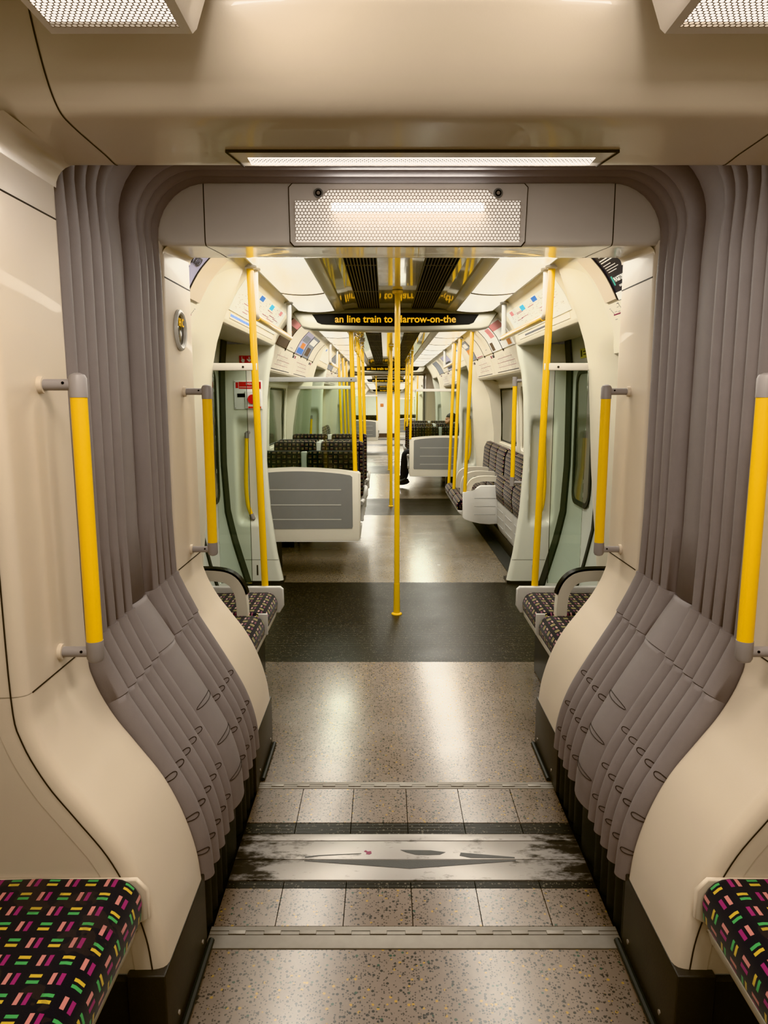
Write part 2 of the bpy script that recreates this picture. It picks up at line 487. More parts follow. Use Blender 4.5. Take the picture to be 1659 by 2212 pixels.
# near soffit light (in the header underside)
t = thing('soffit_light', 'long narrow perforated light strip in the underside of the near header', 'light', (0, 1.72, 2.03))
mb = MB(); mb.prism([(-.425, 1.672), (.425, 1.672), (.405, 1.768), (-.405, 1.768)], lambda a, b, d: (a, b, d), 2.0262, 2.029); add('bezel', mb, 'lintel', t)
mb = MB().quad_uv((-.385, 1.712, 2.0252), (.385, 1.712, 2.0252), (.385, 1.758, 2.0252), (-.385, 1.758, 2.0252), .77, .046); add('perforated_cover', mb, 'perf_near', t, 0)
mb = MB().quad_uv((-.387, 1.710, 2.0258), (.387, 1.710, 2.0258), (.387, 1.760, 2.0258), (-.387, 1.760, 2.0258), 1, 1); add('diffuser', mb, M['glow_near'], t, 0)
mb = MB()
for q in (-1, 1): mb.prism([(q * .425, 1.670), (q * .428, 1.670), (q * .408, 1.77), (q * .405, 1.77)], lambda a, b, d: (a, b, d), 2.024, 2.0295)
mb.box(-.427, .427, 1.668, 1.672, 2.0245, 2.0295); add('joint', mb, 'seam', t)

# near overhead lamps
for s, sd in SIDES:
    t = thing('ceiling_lamp', 'perforated box lamp at the top ' + sd + ' corner above the near header', 'light', (s * .5, 1.1, 2.08))
    x0, x1, y0, y1 = (.395, .625, .70, 1.285) if s < 0 else (.375, .655, .70, 1.285)
    top = [(x0 - .036, y0), (x1 + .04, y0), (x1 + .04, y1 + .03), (x0 - .036, y1 + .03)]; bot = [(x0, y0), (x1, y0), (x1, y1), (x0, y1)]
    zt, zb = 2.21, 2.085
    mb = MB()
    mb.grid([[(s * x, y, zt) for x, y in top], [(s * (x + dx), y + dy, zb + .01) for (x, y), (dx, dy) in zip(bot, ((-.006, 0), (.006, 0), (.006, .006), (-.006, .006)))],
             [(s * x, y, zb) for x, y in bot], [(s * x, y, zb) for x, y in [(x0 + .016, y0), (x1 - .012, y0), (x1 - .012, y1 - .022), (x0 + .016, y1 - .022)]]], True)
    add('housing', mb, 'lintel', t, 50)
    mb = MB().quad_uv(*[(s * x, y, zb - .0005) for x, y in [(x0 + .015, y0), (x1 - .011, y0), (x1 - .011, y1 - .021), (x0 + .015, y1 - .021)]], x1 - x0 - .026, y1 - y0 - .021); add('perforated_cover', mb, 'perf_near', t, 0)
    mb = MB().quad_uv(*[(s * x, y, zb + .012) for x, y in [(x0 + .005, y0), (x1 - .002, y0), (x1 - .002, y1 - .012), (x0 + .005, y1 - .012)]], 1, 1); add('diffuser', mb, M['glow_near'], t, 0)
    # small perforated patch on the inner chamfer
    ch = lambda q, off: (s * (x0 - .006 - .030 * q - off), zb + .01 + .115 * q - off * .26)
    for nm, off, mt in (('side_slots', .0016, 'perf_near'), ('slot_glow', .0008, 'glow')):
        (xa, za), (xb, zbb) = ch(.16, off), ch(.62, off)
        mb = MB().quad_uv((xb, 1.0, zbb), (xb, 1.255, zbb), (xa, 1.235, za), (xa, 1.0, za), .25, .055); add(nm, mb, mt, t, 0)

# far portal
FP = thing('gangway_portal', 'far cream portal frame with grey header, beyond the bellows', 'portal', (0, 2.75, 0))
for s, sd in SIDES:
    ys = roll(2.575, 2.95, .03, .03)
    mb = MB(); side_sheet(mb, s, ys, .87, 1.912); add('side_panel', mb, 'cream', FP, 60)
    mb = MB(); side_sheet(mb, s, ys, .2, .872); add('lower_panel', mb, 'cream', FP, 60)
    mb = MB(); side_sheet(mb, s, ys, 1.910, 2.1); add('corner_panel', mb, 'cream', FP, 60)
    for z in (.871, 1.911):
        x = interp(PROF, z); mb = MB().box(*sorted((s * (x - .0012), s * (x + .02))), 2.598, 2.926, z - .002, z + .002); add('panel_joint', mb, 'seam', FP, 0)
    mb = MB().box(*sorted((s * .572, s * .66)), 2.56, 2.96, .004, .222, .004); add('kick_plate', mb, 'kick', FP)
    arc = [(.846 - .03 + .03 * math.cos(a), 1.984 + .03 * math.sin(a)) for a in [PI / 2 * k / 6 for k in range(7)]]
    mb = MB(); mb.grid([[(s * x, y, z + (y - 2.585) * .075) for x, z in arc] for y in (2.59, 2.948)]); add('corner_fillet', mb, 'cream', FP, 60)
def header_outline(x0, x1, z0, z1, r, n=8):
    return [(x0, z0)] + [(x0 + r - r * math.cos(PI / 2 * k / n), z1 - r + r * math.sin(PI / 2 * k / n)) for k in range(n + 1)] + \
           [(x1 - r + r * math.sin(PI / 2 * k / n), z1 - r + r * math.cos(PI / 2 * k / n)) for k in range(n + 1)] + [(x1, z0)]
# front face and rolled soffit as one sheet for the middle, two corners
LP = smooth_path([(2.60, 2.232), (2.578, 2.222), (2.572, 2.20), (2.572, 2.10), (2.572, 2.035), (2.578, 2.016), (2.60, 2.012), (2.70, 2.020), (2.82, 2.029), (2.95, 2.039), (2.955, 2.07)], 3)
mb = MB(); mb.grid([[(x, y, z) for x in (-.692, -.4, 0, .4, .692)] for y, z in LP]); add('header', mb, 'lintel', FP, 60)
for s, sd in SIDES:
    mb = MB()
    rows = []
    for y, z in LP:
        row = []
        for i in range(13):
            x = .6945 + (.872 - .6945) * math.sin(PI / 2 * i / 12); zz = z
            lim = 2.032 + math.sqrt(max(0, .19 ** 2 - max(0, x - .682) ** 2))
            zz = min(z, lim)
            row.append((s * x, y + (.02 * max(0, (x - .83) / .042) if zz < 2.03 and y < 2.6 else 0), zz))
        rows.append(row)
    mb.grid(rows); add('header_corner', mb, 'lintel', FP, 60)
    mb = MB(); mb.grid([[(s * x, y - .0006, z - .0004) for x in (.6915, .6950)] for y, z in LP]); add('panel_joint', mb, 'seam', FP, 0)

# far portal lamp
t = thing('lamp_unit', 'bright perforated lamp with white tube in the grey header of the far portal', 'light', (0, 2.57, 2.1))
out = [(-.402, 2.022), (-.39, 2.008), (.38, 2.008), (.392, 2.022), (.397, 2.195), (.385, 2.207), (-.392, 2.207), (-.404, 2.195)]
mb = MB().prism(out, lambda a, b, d: (a, d, b), 2.5635, 2.573)
inner = [(-.384, 2.020), (.374, 2.020), (.374, 2.152), (.30, 2.152), (.262, 2.186), (-.27, 2.186), (-.31, 2.152), (-.384, 2.152)]
add('surround', mb, 'lintel', t)
mb = MB().prism([(a * 1.008, 2.108 + (b - 2.108) * 1.03) for a, b in out], lambda a, b, d: (a, d, b), 2.5688, 2.5705); add('joint', mb, 'seam', t)
mb = MB(); mb.poly([(a, 2.5500, b) for a, b in inner], [(a, b) for a, b in inner])
n = len(inner)
for i in range(n):
    (a, b), (c, d) = inner[i], inner[(i + 1) % n]
    k = lambda q, m: ((q[0]) * m, 2.108 + (q[1] - 2.108) * m)
    p, q = (a, b), (c, d)
    mb.poly([(p[0], 2.55, p[1]), (q[0], 2.55, q[1]), (q[0] * 1.012, 2.5634, 2.108 + (q[1] - 2.108) * 1.06), (p[0] * 1.012, 2.5634, 2.108 + (p[1] - 2.108) * 1.06)], [(9, 9)] * 4)
add('perforated_cover', mb, 'perf', t, 0)
mb = MB(); mb.poly([(a, 2.5625, b) for a, b in inner]); add('reflector_tray', mb, M['glow'], t, 0)
mb = MB(); mb.tube([(-.262 + .0, 2.556, 2.131), (-.255, 2.556, 2.131), (.244, 2.556, 2.131), (.251, 2.556, 2.131)], [.009, .0135, .0135, .009], 12)
for v in mb.bm.verts: v.co.y = 2.5575 + (v.co.y - 2.556) * .3
add('lamp_tube', mb, M['tube'], t)
for x in (-.305, .298):
    mb = MB().tube([(x, 2.5635, 2.176), (x, 2.558, 2.176)], .016, 20); l = add('lock', mb, 'grey_panel', t)
    mb = MB().tube([(x, 2.5585, 2.176), (x, 2.5565, 2.176)], .0105, 16); add('lock_barrel', mb, 'dark', l)
    mb = MB().tube([(x, 2.557, 2.176), (x, 2.5555, 2.176)], .006, 12); add('lock_pin', mb, 'steel', l)

# ------------------------------------------------------------------ gangway bellows
def bellow_path():
    P = smooth_path([(.572, .20), (.582, .31), (.615, .42), (.675, .535), (.775, .705)], 6)[:-1]
    P += [(.775, .705), (.7815, .7212), (.7817, .7216), (.782, .7222), (.82, .80), (.846, .858), (.8497, .8733), (.8498, .8738), (.850, .8745)]
    P += [(.856, 1.1 + .2 * k) for k in range(5)] + [(.862, 2.03)]
    P += [(.672 + .19 * math.cos(PI / 2 * k / 9), 2.03 + .19 * math.sin(PI / 2 * k / 9)) for k in range(1, 10)]
    return P
BP = bellow_path(); BN = normals2d(BP)
def FOLD(z, wide):
    a = .046 if z > .8735 else .053 if z > .7215 else .049
    if abs(z - .8738) < .0004 or abs(z - .7216) < .0004: a -= .012
    return a + (.004 if wide else 0)
GB = thing('gangway_bellows', 'grey ribbed fabric gangway bellows lining both sides and top between the portals', 'bellows', (0, 2.17, 0))
edges = [1.778 + .0665 * i for i in range(6)] + [2.29 + .0712 * i for i in range(5)]
random.seed(3)
for i in range(10):
    y0, y1 = edges[i], edges[i + 1]; wide = i == 5
    full = [(s_x, k) for s_x in (1,) for k in range(len(BP))]
    half = []
    for k, ((x, z), nn) in enumerate(zip(BP, BN)):
        amp = FOLD(z, wide); rec = (.024 if wide else 0) * max(0, min(1, (z - .75) / .15))
        lean = .010 * math.sin(z * 2.1 + i) * (1 if .9 < z < 1.9 else .3)
        ring = []
        for q in range(17):
            u = -math.cos(PI * q / 16)
            b = amp * math.sqrt(max(0, 1 - u * u))
            off = .029 - b + rec
            yy = (y0 + y1) / 2 + u * (y1 - y0) / 2 * (1.14 if wide else 1.03) + lean * .4
            ring.append((x + nn[0] * off, yy, z + nn[1] * off))
        half.append(ring)
    rows = [[(-p[0], p[1], p[2]) for p in r] for r in half] + [list(r) for r in reversed(half)]
    mb = MB(); mb.grid(rows); fo = add('fold', mb, 'bellow', GB, 80)
    # stitched tabs near the lower hem
    for sx in (-1, 1):
        for zt in (.50, .385, .285) if not wide else (.535, .42, .30):
            x = interp(BP[:30], zt) 
            j = min(range(len(BP)), key=lambda k: abs(BP[k][1] - zt)); nn = BN[j]
            ex = .9 if wide else .16
            cy = y0 + .010 if not wide else (y0 + y1) / 2
            wd = .012 if not wide else (y1 - y0) * .42
            pts = []
            for a in range(17):
                th = 2 * PI * a / 16
                yy = cy + wd * math.cos(th); tt = .007 * math.sin(th)
                u = (yy - (y0 + y1) / 2) / ((y1 - y0) / 2 * (1.14 if wide else 1.03))
                b = (.053 if wide else .049) * math.sqrt(max(0, 1 - min(1, u * u)))
                off = .029 - b - .0015
                xx = interp(BP[:30], zt + tt)
                pts.append((sx * (xx + nn[0] * off), yy, zt + tt + nn[1] * off))
            mb = MB().tube(pts[:-1], .0011, 5, closed=True); add('stitched_tab', mb, 'stitch', fo)
for s, sd in SIDES:
    mb = MB(); rows = []
    for z in (.0, .1, .25):
        row = []
        for i in range(10):
            for q in range(7):
                u = -1 + q / 3; row.append((s * (.592 + .008 - .02 * (1 - u * u)), (edges[i] + edges[i + 1]) / 2 + u * (edges[i + 1] - edges[i]) / 2, z))
        rows.append(row)
    mb.grid(rows); add('skirt', mb, 'skirt', GB, 80)
mb = MB()
for s in (-1, 1): mb.grid([[(s * (x + n[0] * .05), y, z + n[1] * .05) for y in (1.79, 2.55)] for (x, z), n in zip(BP, BN)])
mb.box(-.7, .7, 1.79, 2.55, 2.26, 2.27); add('backing', mb, 'dark', GB)

# ------------------------------------------------------------------ grab handles on the portals
def grab_handle(x, y, z0, z1, xw, label, mat_arm='greycap'):
    t = thing('grab_bar', label, 'grab bar', (x, y, z0), 'upright portal grab bars')
    s = 1 if xw > x else -1
    r = .0185
    mb = MB().tube([(x, y, z0 + .052), (x, y, z1 - .052)], r, 20); add('grip', mb, 'yellow', t)
    for zc, d in ((z0, 1), (z1, -1)):
        mb = MB().tube([(x, y, zc + d * .0535), (x, y, zc + d * .012), (x, y, zc + d * .004), (x, y, zc)], [r + .0012, r + .0012, r - .003, .006], 20)
        c = add('end_cap', mb, 'greycap', t)
        za = zc + d * .026
        mb = MB().tube([(x, y, za), (xw - s * .004, y, za)], .0125, 14); add('arm', mb, 'greycap', c)
        mb = MB().tube([(xw - s * .010, y, za), (xw - s * .002, y, za), (xw + s * .004, y, za)], [.0185, .0195, .0195], 18); add('flange', mb, 'cream', c)
        mb = MB().tube([(x + s * .028, y - .0118, za + .004), (x + s * .028, y - .0135, za + .004)], .0032, 8); add('screw', mb, 'dark', c)
    return t
for s, sd in SIDES:
    grab_handle(s * .760, 1.62, .885, 1.553, s * .844, 'large yellow upright grab handle with grey ends on near portal, ' + sd + ' wall')
    grab_handle(s * .757, 2.775, .885, 1.547, s * .844, 'smaller yellow upright grab handle with grey ends on far portal, ' + sd + ' wall')

# round porthole on the left of the far portal
t = thing('round_porthole', 'round chrome-ringed dark mirror on the left wall of far portal', 'mirror', (-.842, 2.752, 1.745))
def ringpts(r, x, n=28): return [(x, 2.752 + r * math.cos(2 * PI * k / n), 1.745 + r * 1.06 * math.sin(2 * PI * k / n)) for k in range(n)]
mb = MB().tube(ringpts(.062, -.842), .010, 8, closed=True); add('ring', mb, 'lightgrey', t)
mb = MB(); mb.grid([[(-.846 + .006 * (1 - (r / .058) ** 2), 2.752 + r * math.cos(2 * PI * k / 28), 1.745 + 1.06 * r * math.sin(2 * PI * k / 28)) for k in range(28)] for r in (.058, .045, .03, .015, .001)], True); add('dark_mirror', mb, plain('mirror_black', (.012, .012, .012), .12, spec=.5), t)
lettering('lettering', 'H C', .042, 'led', t, frame((-.8385, 2.762, 1.772), (0, 1, 0), (0, 0, 1)), sx=.9)  # mirror's reflection of the LED text, put in as glowing letters
mb = MB().box(-.8415, -.838, 2.700, 2.712, 1.728, 1.736); add('screw', mb, 'dark', t)

# ------------------------------------------------------------------ gangway floor
mb = MB().box(-.60, .60, -2.2, 1.772, -.03, 0); struct('floor_near', mb, 'floor', 'speckled beige floor nearest the camera')
mb = MB()
for s in (-1, 1): mb.box(*sorted((s * .60, s * 1.4)), -2.2, 1.5, -.03, -.001)
struct('floor_under_seats', mb, 'kick', 'dark floor under the near seats')
mb = MB().box(-.62, .62, 1.772, 2.64, -.06, -.008); struct('floor_gangway', mb, 'dark', 'black base under the gangway plates')
mb = MB().box(-.60, .60, 2.64, 3.956, -.03, 0); struct('floor_beyond', mb, 'floor', 'speckled beige floor beyond the gangway plates')
def hinge(y0, y1, yh, label):
    t = thing('hinge_strip', label, 'hinge', (0, (y0 + y1) / 2, 0))
    mb = MB().box(-.578, .578, y0, y1, -.008, .003, .001); add('strip', mb, 'aluminium', t)
    n = 11
    for k in range(n):
        x = -.55 + 1.1 * (k + .5) / n
        mb = MB().box(x - .024, x + .024, yh - .007, yh + .007, .0025, .0055, .001); add('knuckle', mb, 'aluminium', t)
    mb = MB().box(-.577, .577, yh + .006, yh + .008, .002, .0034); mb.box(-.577, .577, yh - .009, yh - .0075, .002, .0034); add('joint', mb, 'seam', t)
hinge(1.774, 1.857, 1.832, 'notched metal hinge strip nearest the camera, before the tread plates')
hinge(2.596, 2.642, 2.615, 'notched metal hinge strip at the foot of the far portal')
def plates(y0, y1, xs, label, mat='floor'):
    t = thing('tread_plate_row', label, 'floor plate', (0, (y0 + y1) / 2, 0))
    for a, b in zip(xs, xs[1:]):
        mb = MB().box(a + .0012, b - .0012, y0, y1, -.01, .0015); add('plate', mb, mat, t)
    return t
XS = [-.574, -.397, -.202, -.001, .199, .400, .574]
plates(1.860, 2.020, XS, 'row of six speckled beige tread plates in front of the metal threshold')
plates(2.370, 2.594, XS, 'row of six speckled beige tread plates behind the metal threshold')
t = plates(2.304, 2.366, XS, 'row of six black tread strips behind the metal threshold', 'floor_dark')
t = plates(2.022, 2.054, XS, 'thin row of black tread strips in front of the metal threshold', 'floor_dark')
mb = MB().box(-.573, .573, 2.057, 2.157, -.01, .004, .001); o = tag(add('threshold_plate', mb, 'scuff'), 'scuffed bare metal threshold plate with black diamond, front half', 'threshold')
mb = MB().prism([(-.345, 2.150), (-.002, 2.111), (.346, 2.150), (.346, 2.1545), (-.345, 2.1545)], lambda a, b, d: (a, b, d), .0041, .0048); add('worn_diamond', mb, 'kick', o)
mb = MB().box(-.573, .573, 2.160, 2.257, -.01, .004, .001); o = tag(add('threshold_plate', mb, 'scuff'), 'scuffed bare metal threshold plate with worn black patches, rear half', 'threshold')
mb = MB().prism([(-.03, 2.208), (.07, 2.206), (.12, 2.196), (.10, 2.183), (.06, 2.181), (.02, 2.183), (-.01, 2.195)], lambda a, b, d: (a, b, d), .0041, .0048)
mb.prism([(.17, 2.194), (.20, 2.190), (.345, 2.170), (.345, 2.164), (.20, 2.166), (.165, 2.178)], lambda a, b, d: (a, b, d), .0041, .0048)
mb.prism([(-.345, 2.173), (-.30, 2.180), (-.16, 2.190), (-.16, 2.188), (-.30, 2.176), (-.345, 2.166)], lambda a, b, d: (a, b, d), .0041, .0048)
add('worn_diamond', mb, 'kick', o)
mb = MB().prism([(-.152, 2.200), (-.146, 2.207), (-.139, 2.200), (-.128, 2.202), (-.126, 2.190), (-.133, 2.184), (-.145, 2.186), (-.142, 2.194)], lambda a, b, d: (a, b, d), .0041, .0047); add('red_mark', mb, 'maroon', o)
mb = MB().box(-.573, .573, 2.262, 2.300, -.01, .003, .001); tag(add('edge_strip', mb, 'scuff'), 'narrow worn metal strip between black treads and metal threshold', 'floor strip')
for s, sd in SIDES:
    for y0, y1, w in ((.2, 1.80, 'near'), (2.655, 2.96, 'far')):
        t = thing('floor_edge_trim', 'black rubber floor edge trim along the ' + w + ' portal foot, ' + sd + ' side', 'trim', (s * .575, y1, 0))
        mb = MB().tube([(s * .565, y0, .006), (s * .565, y1, .006)], .009, 8); add('rubber_bead', mb, 'rubber', t)
    for y, z in ((1.52, .07), (1.74, .06), (1.76, .015), (2.68, .05), (2.90, .09)):
        pass
for P_, ys in ((NP, (1.51, 1.735)), (FP, (2.64, 2.90))):
    for s in (-1, 1):
        for y in ys:
            mb = MB().tube([(s * .573, y, .055), (s * .569, y, .055)], .006, 10); add('screw', mb, 'steel', P_)

# ------------------------------------------------------------------ near seats (bottom corners)
def seat_profile(xb, xa, zt, drop=.12, r=.06):
    """closed (x,z) profile: back, top, rounded aisle nose, underside; xa = aisle edge (smaller)"""
    P = [(xb, zt - .055), (xb, zt - .004), (xb - .04, zt), ((xb + xa) / 2 + .05, zt - .004), ((xb + xa) / 2 - .08, zt), (xa + r * 1.6, zt - .001)]
    P += [(xa + r - r * math.sin(a), zt - r + r * math.cos(a)) for a in [PI / 2 * k / 5 for k in range(0, 6)]]
    P += [(xa + .004, zt - drop * .8), (xa + .018, zt - drop), (xa + .06, zt - drop - .005), (xb - .05, zt - drop + .03)]
    return P
for s, sd in SIDES:
    t = thing('bench_seat', 'dark patterned bench seat cut off at the bottom ' + sd + ' corner', 'seat', (s * .85, 1.0, 0))
    mb = MB().pad(seat_profile(1.22, .612, .466), .30, 1.438, .018, lambda a, b, c: (s * a, c, b)); add('cushion', mb, 'moq', t, 60)
    mb = MB().pad([(1.25, .33), (1.25, .445), (.628, .455), (.603, .428), (.604, .36), (.66, .33)], 1.436, 1.449, .004, lambda a, b, c: (s * a, c, b)); add('end_moulding', mb, 'cream', t, 50)
    mb = MB().pad([(1.25, .30), (1.25, .345), (.628, .345), (.636, .315), (.72, .235), (.80, .235)], .30, 1.43, .01, lambda a, b, c: (s * a, c, b)); add('seat_rail', mb, 'offwhite', t, 40)
    mb = MB().box(*sorted((s * .80, s * 1.2)), .3, 1.43, 0.002, .28); add('plinth', mb, 'kick', t)
    mb = MB().pad([(1.21, .46), (1.33, 1.0), (1.25, 1.0), (1.15, .46)], .3, 1.378, .03, lambda a, b, c: (s * a, c, b)); add('backrest', mb, 'moq', t, 60)


# ------------------------------------------------------------------ car shell
COVE = smooth_path([(.76, 2.182), (.80, 2.155), (.82, 2.13), (.90, 2.045), (.965, 1.93), (1.015, 1.81), (1.045, 1.712)], 4)
COVEZ = [(x, z) for x, z in reversed(COVE)]
DCOVE = smooth_path([(.76, 2.182), (.80, 2.155), (.82, 2.13), (.88, 2.045), (.925, 1.955)], 3) + smooth_path([(.930, 1.925), (.940, 1.902), (.965, 1.893), (1.15, 1.905), (1.36, 1.935)], 3)
DCOVEZ = [(x, z) for x, z in reversed(DCOVE) if z > 1.9 and x < .95]
WALL = [(1.045, 1.712), (1.06, 1.700), (1.23, 1.700), (1.262, 1.68), (1.285, 1.60), (1.30, 1.40), (1.31, 1.10), (1.305, .80), (1.27, .30), (1.22, 0.0)]
WALLZ = [(1.22, 0), (1.27, .30), (1.305, .80), (1.31, 1.10), (1.30, 1.40), (1.285, 1.60), (1.262, 1.68), (1.23, 1.70)]
DOORP = [(1.17, 0), (1.27, .35), (1.325, .60), (1.345, 1.0), (1.335, 1.70), (1.31, 1.95)]

def patch(mb, s, prof, y0, y1, z0, z1, off, n=8, base=0.0):
    """raised patch on a side profile (x by z)"""
    zs = [z0 + (z1 - z0) * i / n for i in range(n + 1)]
    rows = []
    for z in zs:
        x = interp(prof, z) - off; xb = interp(prof, z) - base
        rows.append([(s * xb, y0, z), (s * x, y0, z), (s * x, y1, z), (s * xb, y1, z)])
    mb.grid(rows)
    for z, e in ((z0, 0), (z1, -1)):
        mb.poly([rows[e][0], rows[e][1], rows[e][2], rows[e][3]])
    return mb

def rounded(w0, w1, h0, h1, r, n=5):
    out = []
    for cx, cy, a0 in ((w1 - r, h0 + r, -PI / 2), (w1 - r, h1 - r, 0), (w0 + r, h1 - r, PI / 2), (w0 + r, h0 + r, PI)):
        out += [(cx + r * math.cos(a0 + PI / 2 * k / n), cy + r * math.sin(a0 + PI / 2 * k / n)) for k in range(n + 1)]
    return out

def wall_sheet(s, y0, y1, wins):
    """wall from floor to cove with rectangular window openings [(ya,yb,za,zb)]"""
    mb = MB()
    ys = sorted({y0, y1} | {q for w in wins for q in w[:2]}); zs = sorted({p[1] for p in WALLZ} | {q for w in wins for q in w[2:]})
    for a, b in zip(ys, ys[1:]):
        for c, d in zip(zs, zs[1:]):
            if any(w[0] <= (a + b) / 2 <= w[1] and w[2] <= (c + d) / 2 <= w[3] for w in wins): continue
            mb.poly([(s * interp(WALLZ, c), a, c), (s * interp(WALLZ, c), b, c), (s * interp(WALLZ, d), b, d), (s * interp(WALLZ, d), a, d)])
    mb.grid([[(s * x, y, z) for x, z in WALL[:3]] for y in (y0, y1)])
    return mb

P1E = [(1.14, 0), (1.09, .40), (1.063, .69), (1.035, .95), (1.017, 1.15), (1.0, 1.40), (.982, 1.656), (.955, 1.78), (.915, 1.90), (.850, 2.04), (.80, 2.165)]
P2E = [(.905, 0), (.955, .25), (1.0, .60), (1.022, 1.0), (1.005, 1.50), (.985, 1.68), (.955, 1.80), (.938, 1.90)]
def wall_any(z): return interp(WALLZ, z) if z < 1.70 else interp(COVEZ, z) if z > 1.712 else 1.05 + (1.712 - z) / .012 * .15

def pillar_near(s, yd, label, d=1, D=.335):
    """screen pillar whose aisle face blends from the wall to an edge beside the doorway; d=+1 doorway on +y side"""
    mb = MB(); zs = [2.165 * i / 40 for i in range(41)]
    rows = []
    for z in zs:
        e = interp(P1E, z)
        w = interp([(1.20, 0), (1.24, .6), (1.23, 1.1), (1.17, 1.5), (1.09, 1.68), (1.03, 1.78), (.985, 1.90), (.905, 2.04), (.80, 2.165)], z)
        row = [(s * (max(w, wall_any(z)) + .01), yd - d * (D + .01), z), (s * w, yd - d * D, z)]
        for k in range(1, 11):
            u = k / 10; q = u * u * (3 - 2 * u) * .55 + u * .45
            row.append((s * (w + (e - w) * q), yd - d * (D - (D - .04) * u), z))
        row += [(s * (e + .004), yd - d * .018, z), (s * (e + .02), yd - d * .004, z), (s * (e + .04), yd, z), (s * (interp(DOORP, z) + .02), yd, z)]
        rows.append(row)
    mb.grid(rows); return struct('wall_pillar', mb, 'ivory', label, 60)

def pillar_face(s, yd, label, d=1, recess=True, D=.36):
    """solid pillar facing the doorway, with a moulded hand recess; d=+1: body extends to +y"""
    mb = MB(); zs = [.022 + (1.905 - .022) * i / 60 for i in range(61)]
    def sst(a, b, t): t = max(0, min(1, (t - a) / (b - a))); return t * t * (3 - 2 * t)
    rows = []
    for z in zs:
        e = interp(P2E, z); o = interp(DOORP, z) + .01
        row = [(s * (max(e + .18, wall_any(z)) if D > .3 else wall_any(z) + .01), yd + d * D, z)]
        for k in range(1, 6): u = k / 6; row.append((s * (e + .18 - .17 * u), yd + d * (D - (D - .07) * u), z))
        row += [(s * (e + .002), yd + d * .045, z), (s * (e + .004), yd + d * .022, z), (s * (e + .018), yd + d * .004, z), (s * (e + .035), yd, z)]
        for k in range(1, 25):
            x = e + .035 + (o - e - .035) * k / 24
            dep = 0
            if recess:
                dep = .085 * sst(1.065, 1.10, x) * (1 - sst(1.225, 1.27, x)) * sst(.49, .56, z) * (1 - sst(1.29, 1.33, z))
            row.append((s * x, yd + d * dep, z))
        rows.append(row)
    mb.grid(rows); o = struct('wall_pillar', mb, 'pillar', label, 60)
    mb = MB().box(*sorted((s * (.91), s * 1.18)), *sorted((yd + d * .002, yd + d * D)), 0.0, .024); add('plinth', mb, 'kick', o)
    mb = MB().box(*sorted((s * .945, s * 1.215)), yd - .0008, yd + .0008, .198, .2005); add('joint', mb, 'seam', o, 0)
    mb = MB().box(*sorted((s * 1.112, s * 1.124)), yd - .001, yd + .001, .07, .155); add('slot', mb, 'seam', o, 0)
    return o

WINS = [0]; DOORS = [0]
def next_no(c): c[0] += 1; return c[0]
def make_window(s, y0, y1, z0, z1, label):
    n = next_no(WINS)
    mb = MB(); o_ = rounded(y0 - .10, y1 + .10, z0 - .09, z1 + .015, .07); i_ = rounded(y0, y1, z0, z1, .05)
    f = lambda off: (lambda p: (s * (interp(WALLZ, p[1]) - off), p[0], p[1]))
    mb.grid([[f(-.002)(p) for p in o_], [f(.012)(p) for p in [(a + (b_ - a) * .12, c + (d_ - c) * .12) for (a, c), (b_, d_) in zip(o_, i_)]], [f(.010)(p) for p in [(a + (b_ - a) * .8, c + (d_ - c) * .8) for (a, c), (b_, d_) in zip(o_, i_)]], [f(-.025)(p) for p in i_]], True)
    w = struct('window_%d' % n, mb, 'ivory', label, 50)
    mb = MB(); i2 = rounded(y0 + .022, y1 - .022, z0 + .022, z1 - .022, .04)
    mb.grid([[f(-.022)(p) for p in i_], [f(-.012)(p) for p in [((a + b_) / 2, (c + d_) / 2) for (a, c), (b_, d_) in zip(i_, i2)]], [f(-.020)(p) for p in i2]], True); add('rubber_seal', mb, 'rubber', w)
    mb = MB(); mb.grid([[(s * (interp(WALLZ, z) + .02), y, z) for y in (y0, y1)] for z in (z0, (z0 + z1) / 2, z1)]); add('pane', mb, 'pane', w)
    return w

def make_door(s, y0, y1, label):
    n = next_no(DOORS); mid = (y0 + y1) / 2
    mb = MB(); mb.grid([[(s * (interp(DOORP, z) + .004), y, z) for y in (y0 - .03, mid - .004)] for z in [.01 + 1.93 * i / 16 for i in range(17)]])
    d = struct('door_%d' % n, mb, 'door', label, 60)
    mb = MB(); mb.grid([[(s * (interp(DOORP, z) + .004), y, z) for y in (mid + .004, y1 + .03)] for z in [.01 + 1.93 * i / 16 for i in range(17)]]); add('second_leaf', mb, 'door', d, 60)
    def band(ya, yb, off):
        mb.grid([[(s * (interp(DOORP, z) - o_), y, z) for y, o_ in ((ya, -.004), (ya, off), (yb, off), (yb, -.004))] for z in [.01 + 1.93 * i / 16 for i in range(17)]])
    mb = MB(); band(y0 + .02, y0 + .10, .012); band(y1 - .17, y1 - .02, .012); band(mid - .02, mid + .02, .008); add('edge_seal', mb, 'rubber', d, 30)
    for a, b in ((y0 + .18, mid - .14), (mid + .14, y1 - .30)):
        f = lambda off: (lambda p: (s * (interp(DOORP, p[1]) - off), p[0], p[1]))
        o_, i_ = rounded(a, b, .72, 1.70, .11), rounded(a + .035, b - .035, .755, 1.665, .08)
        mb = MB(); mb.grid([[f(-.006)(p) for p in o_], [f(.008)(p) for p in o_], [f(.008)(p) for p in i_], [f(-.006)(p) for p in i_]], True); add('window_seal', mb, 'rubber', d, 30)
        mb = MB(); mb.grid([[(s * (interp(DOORP, z) - .002), y, z) for y in (a + .02, b - .02)] for z in (.74, 1.0, 1.3, 1.68)]); add('window_pane', mb, 'pane', d)
    return d

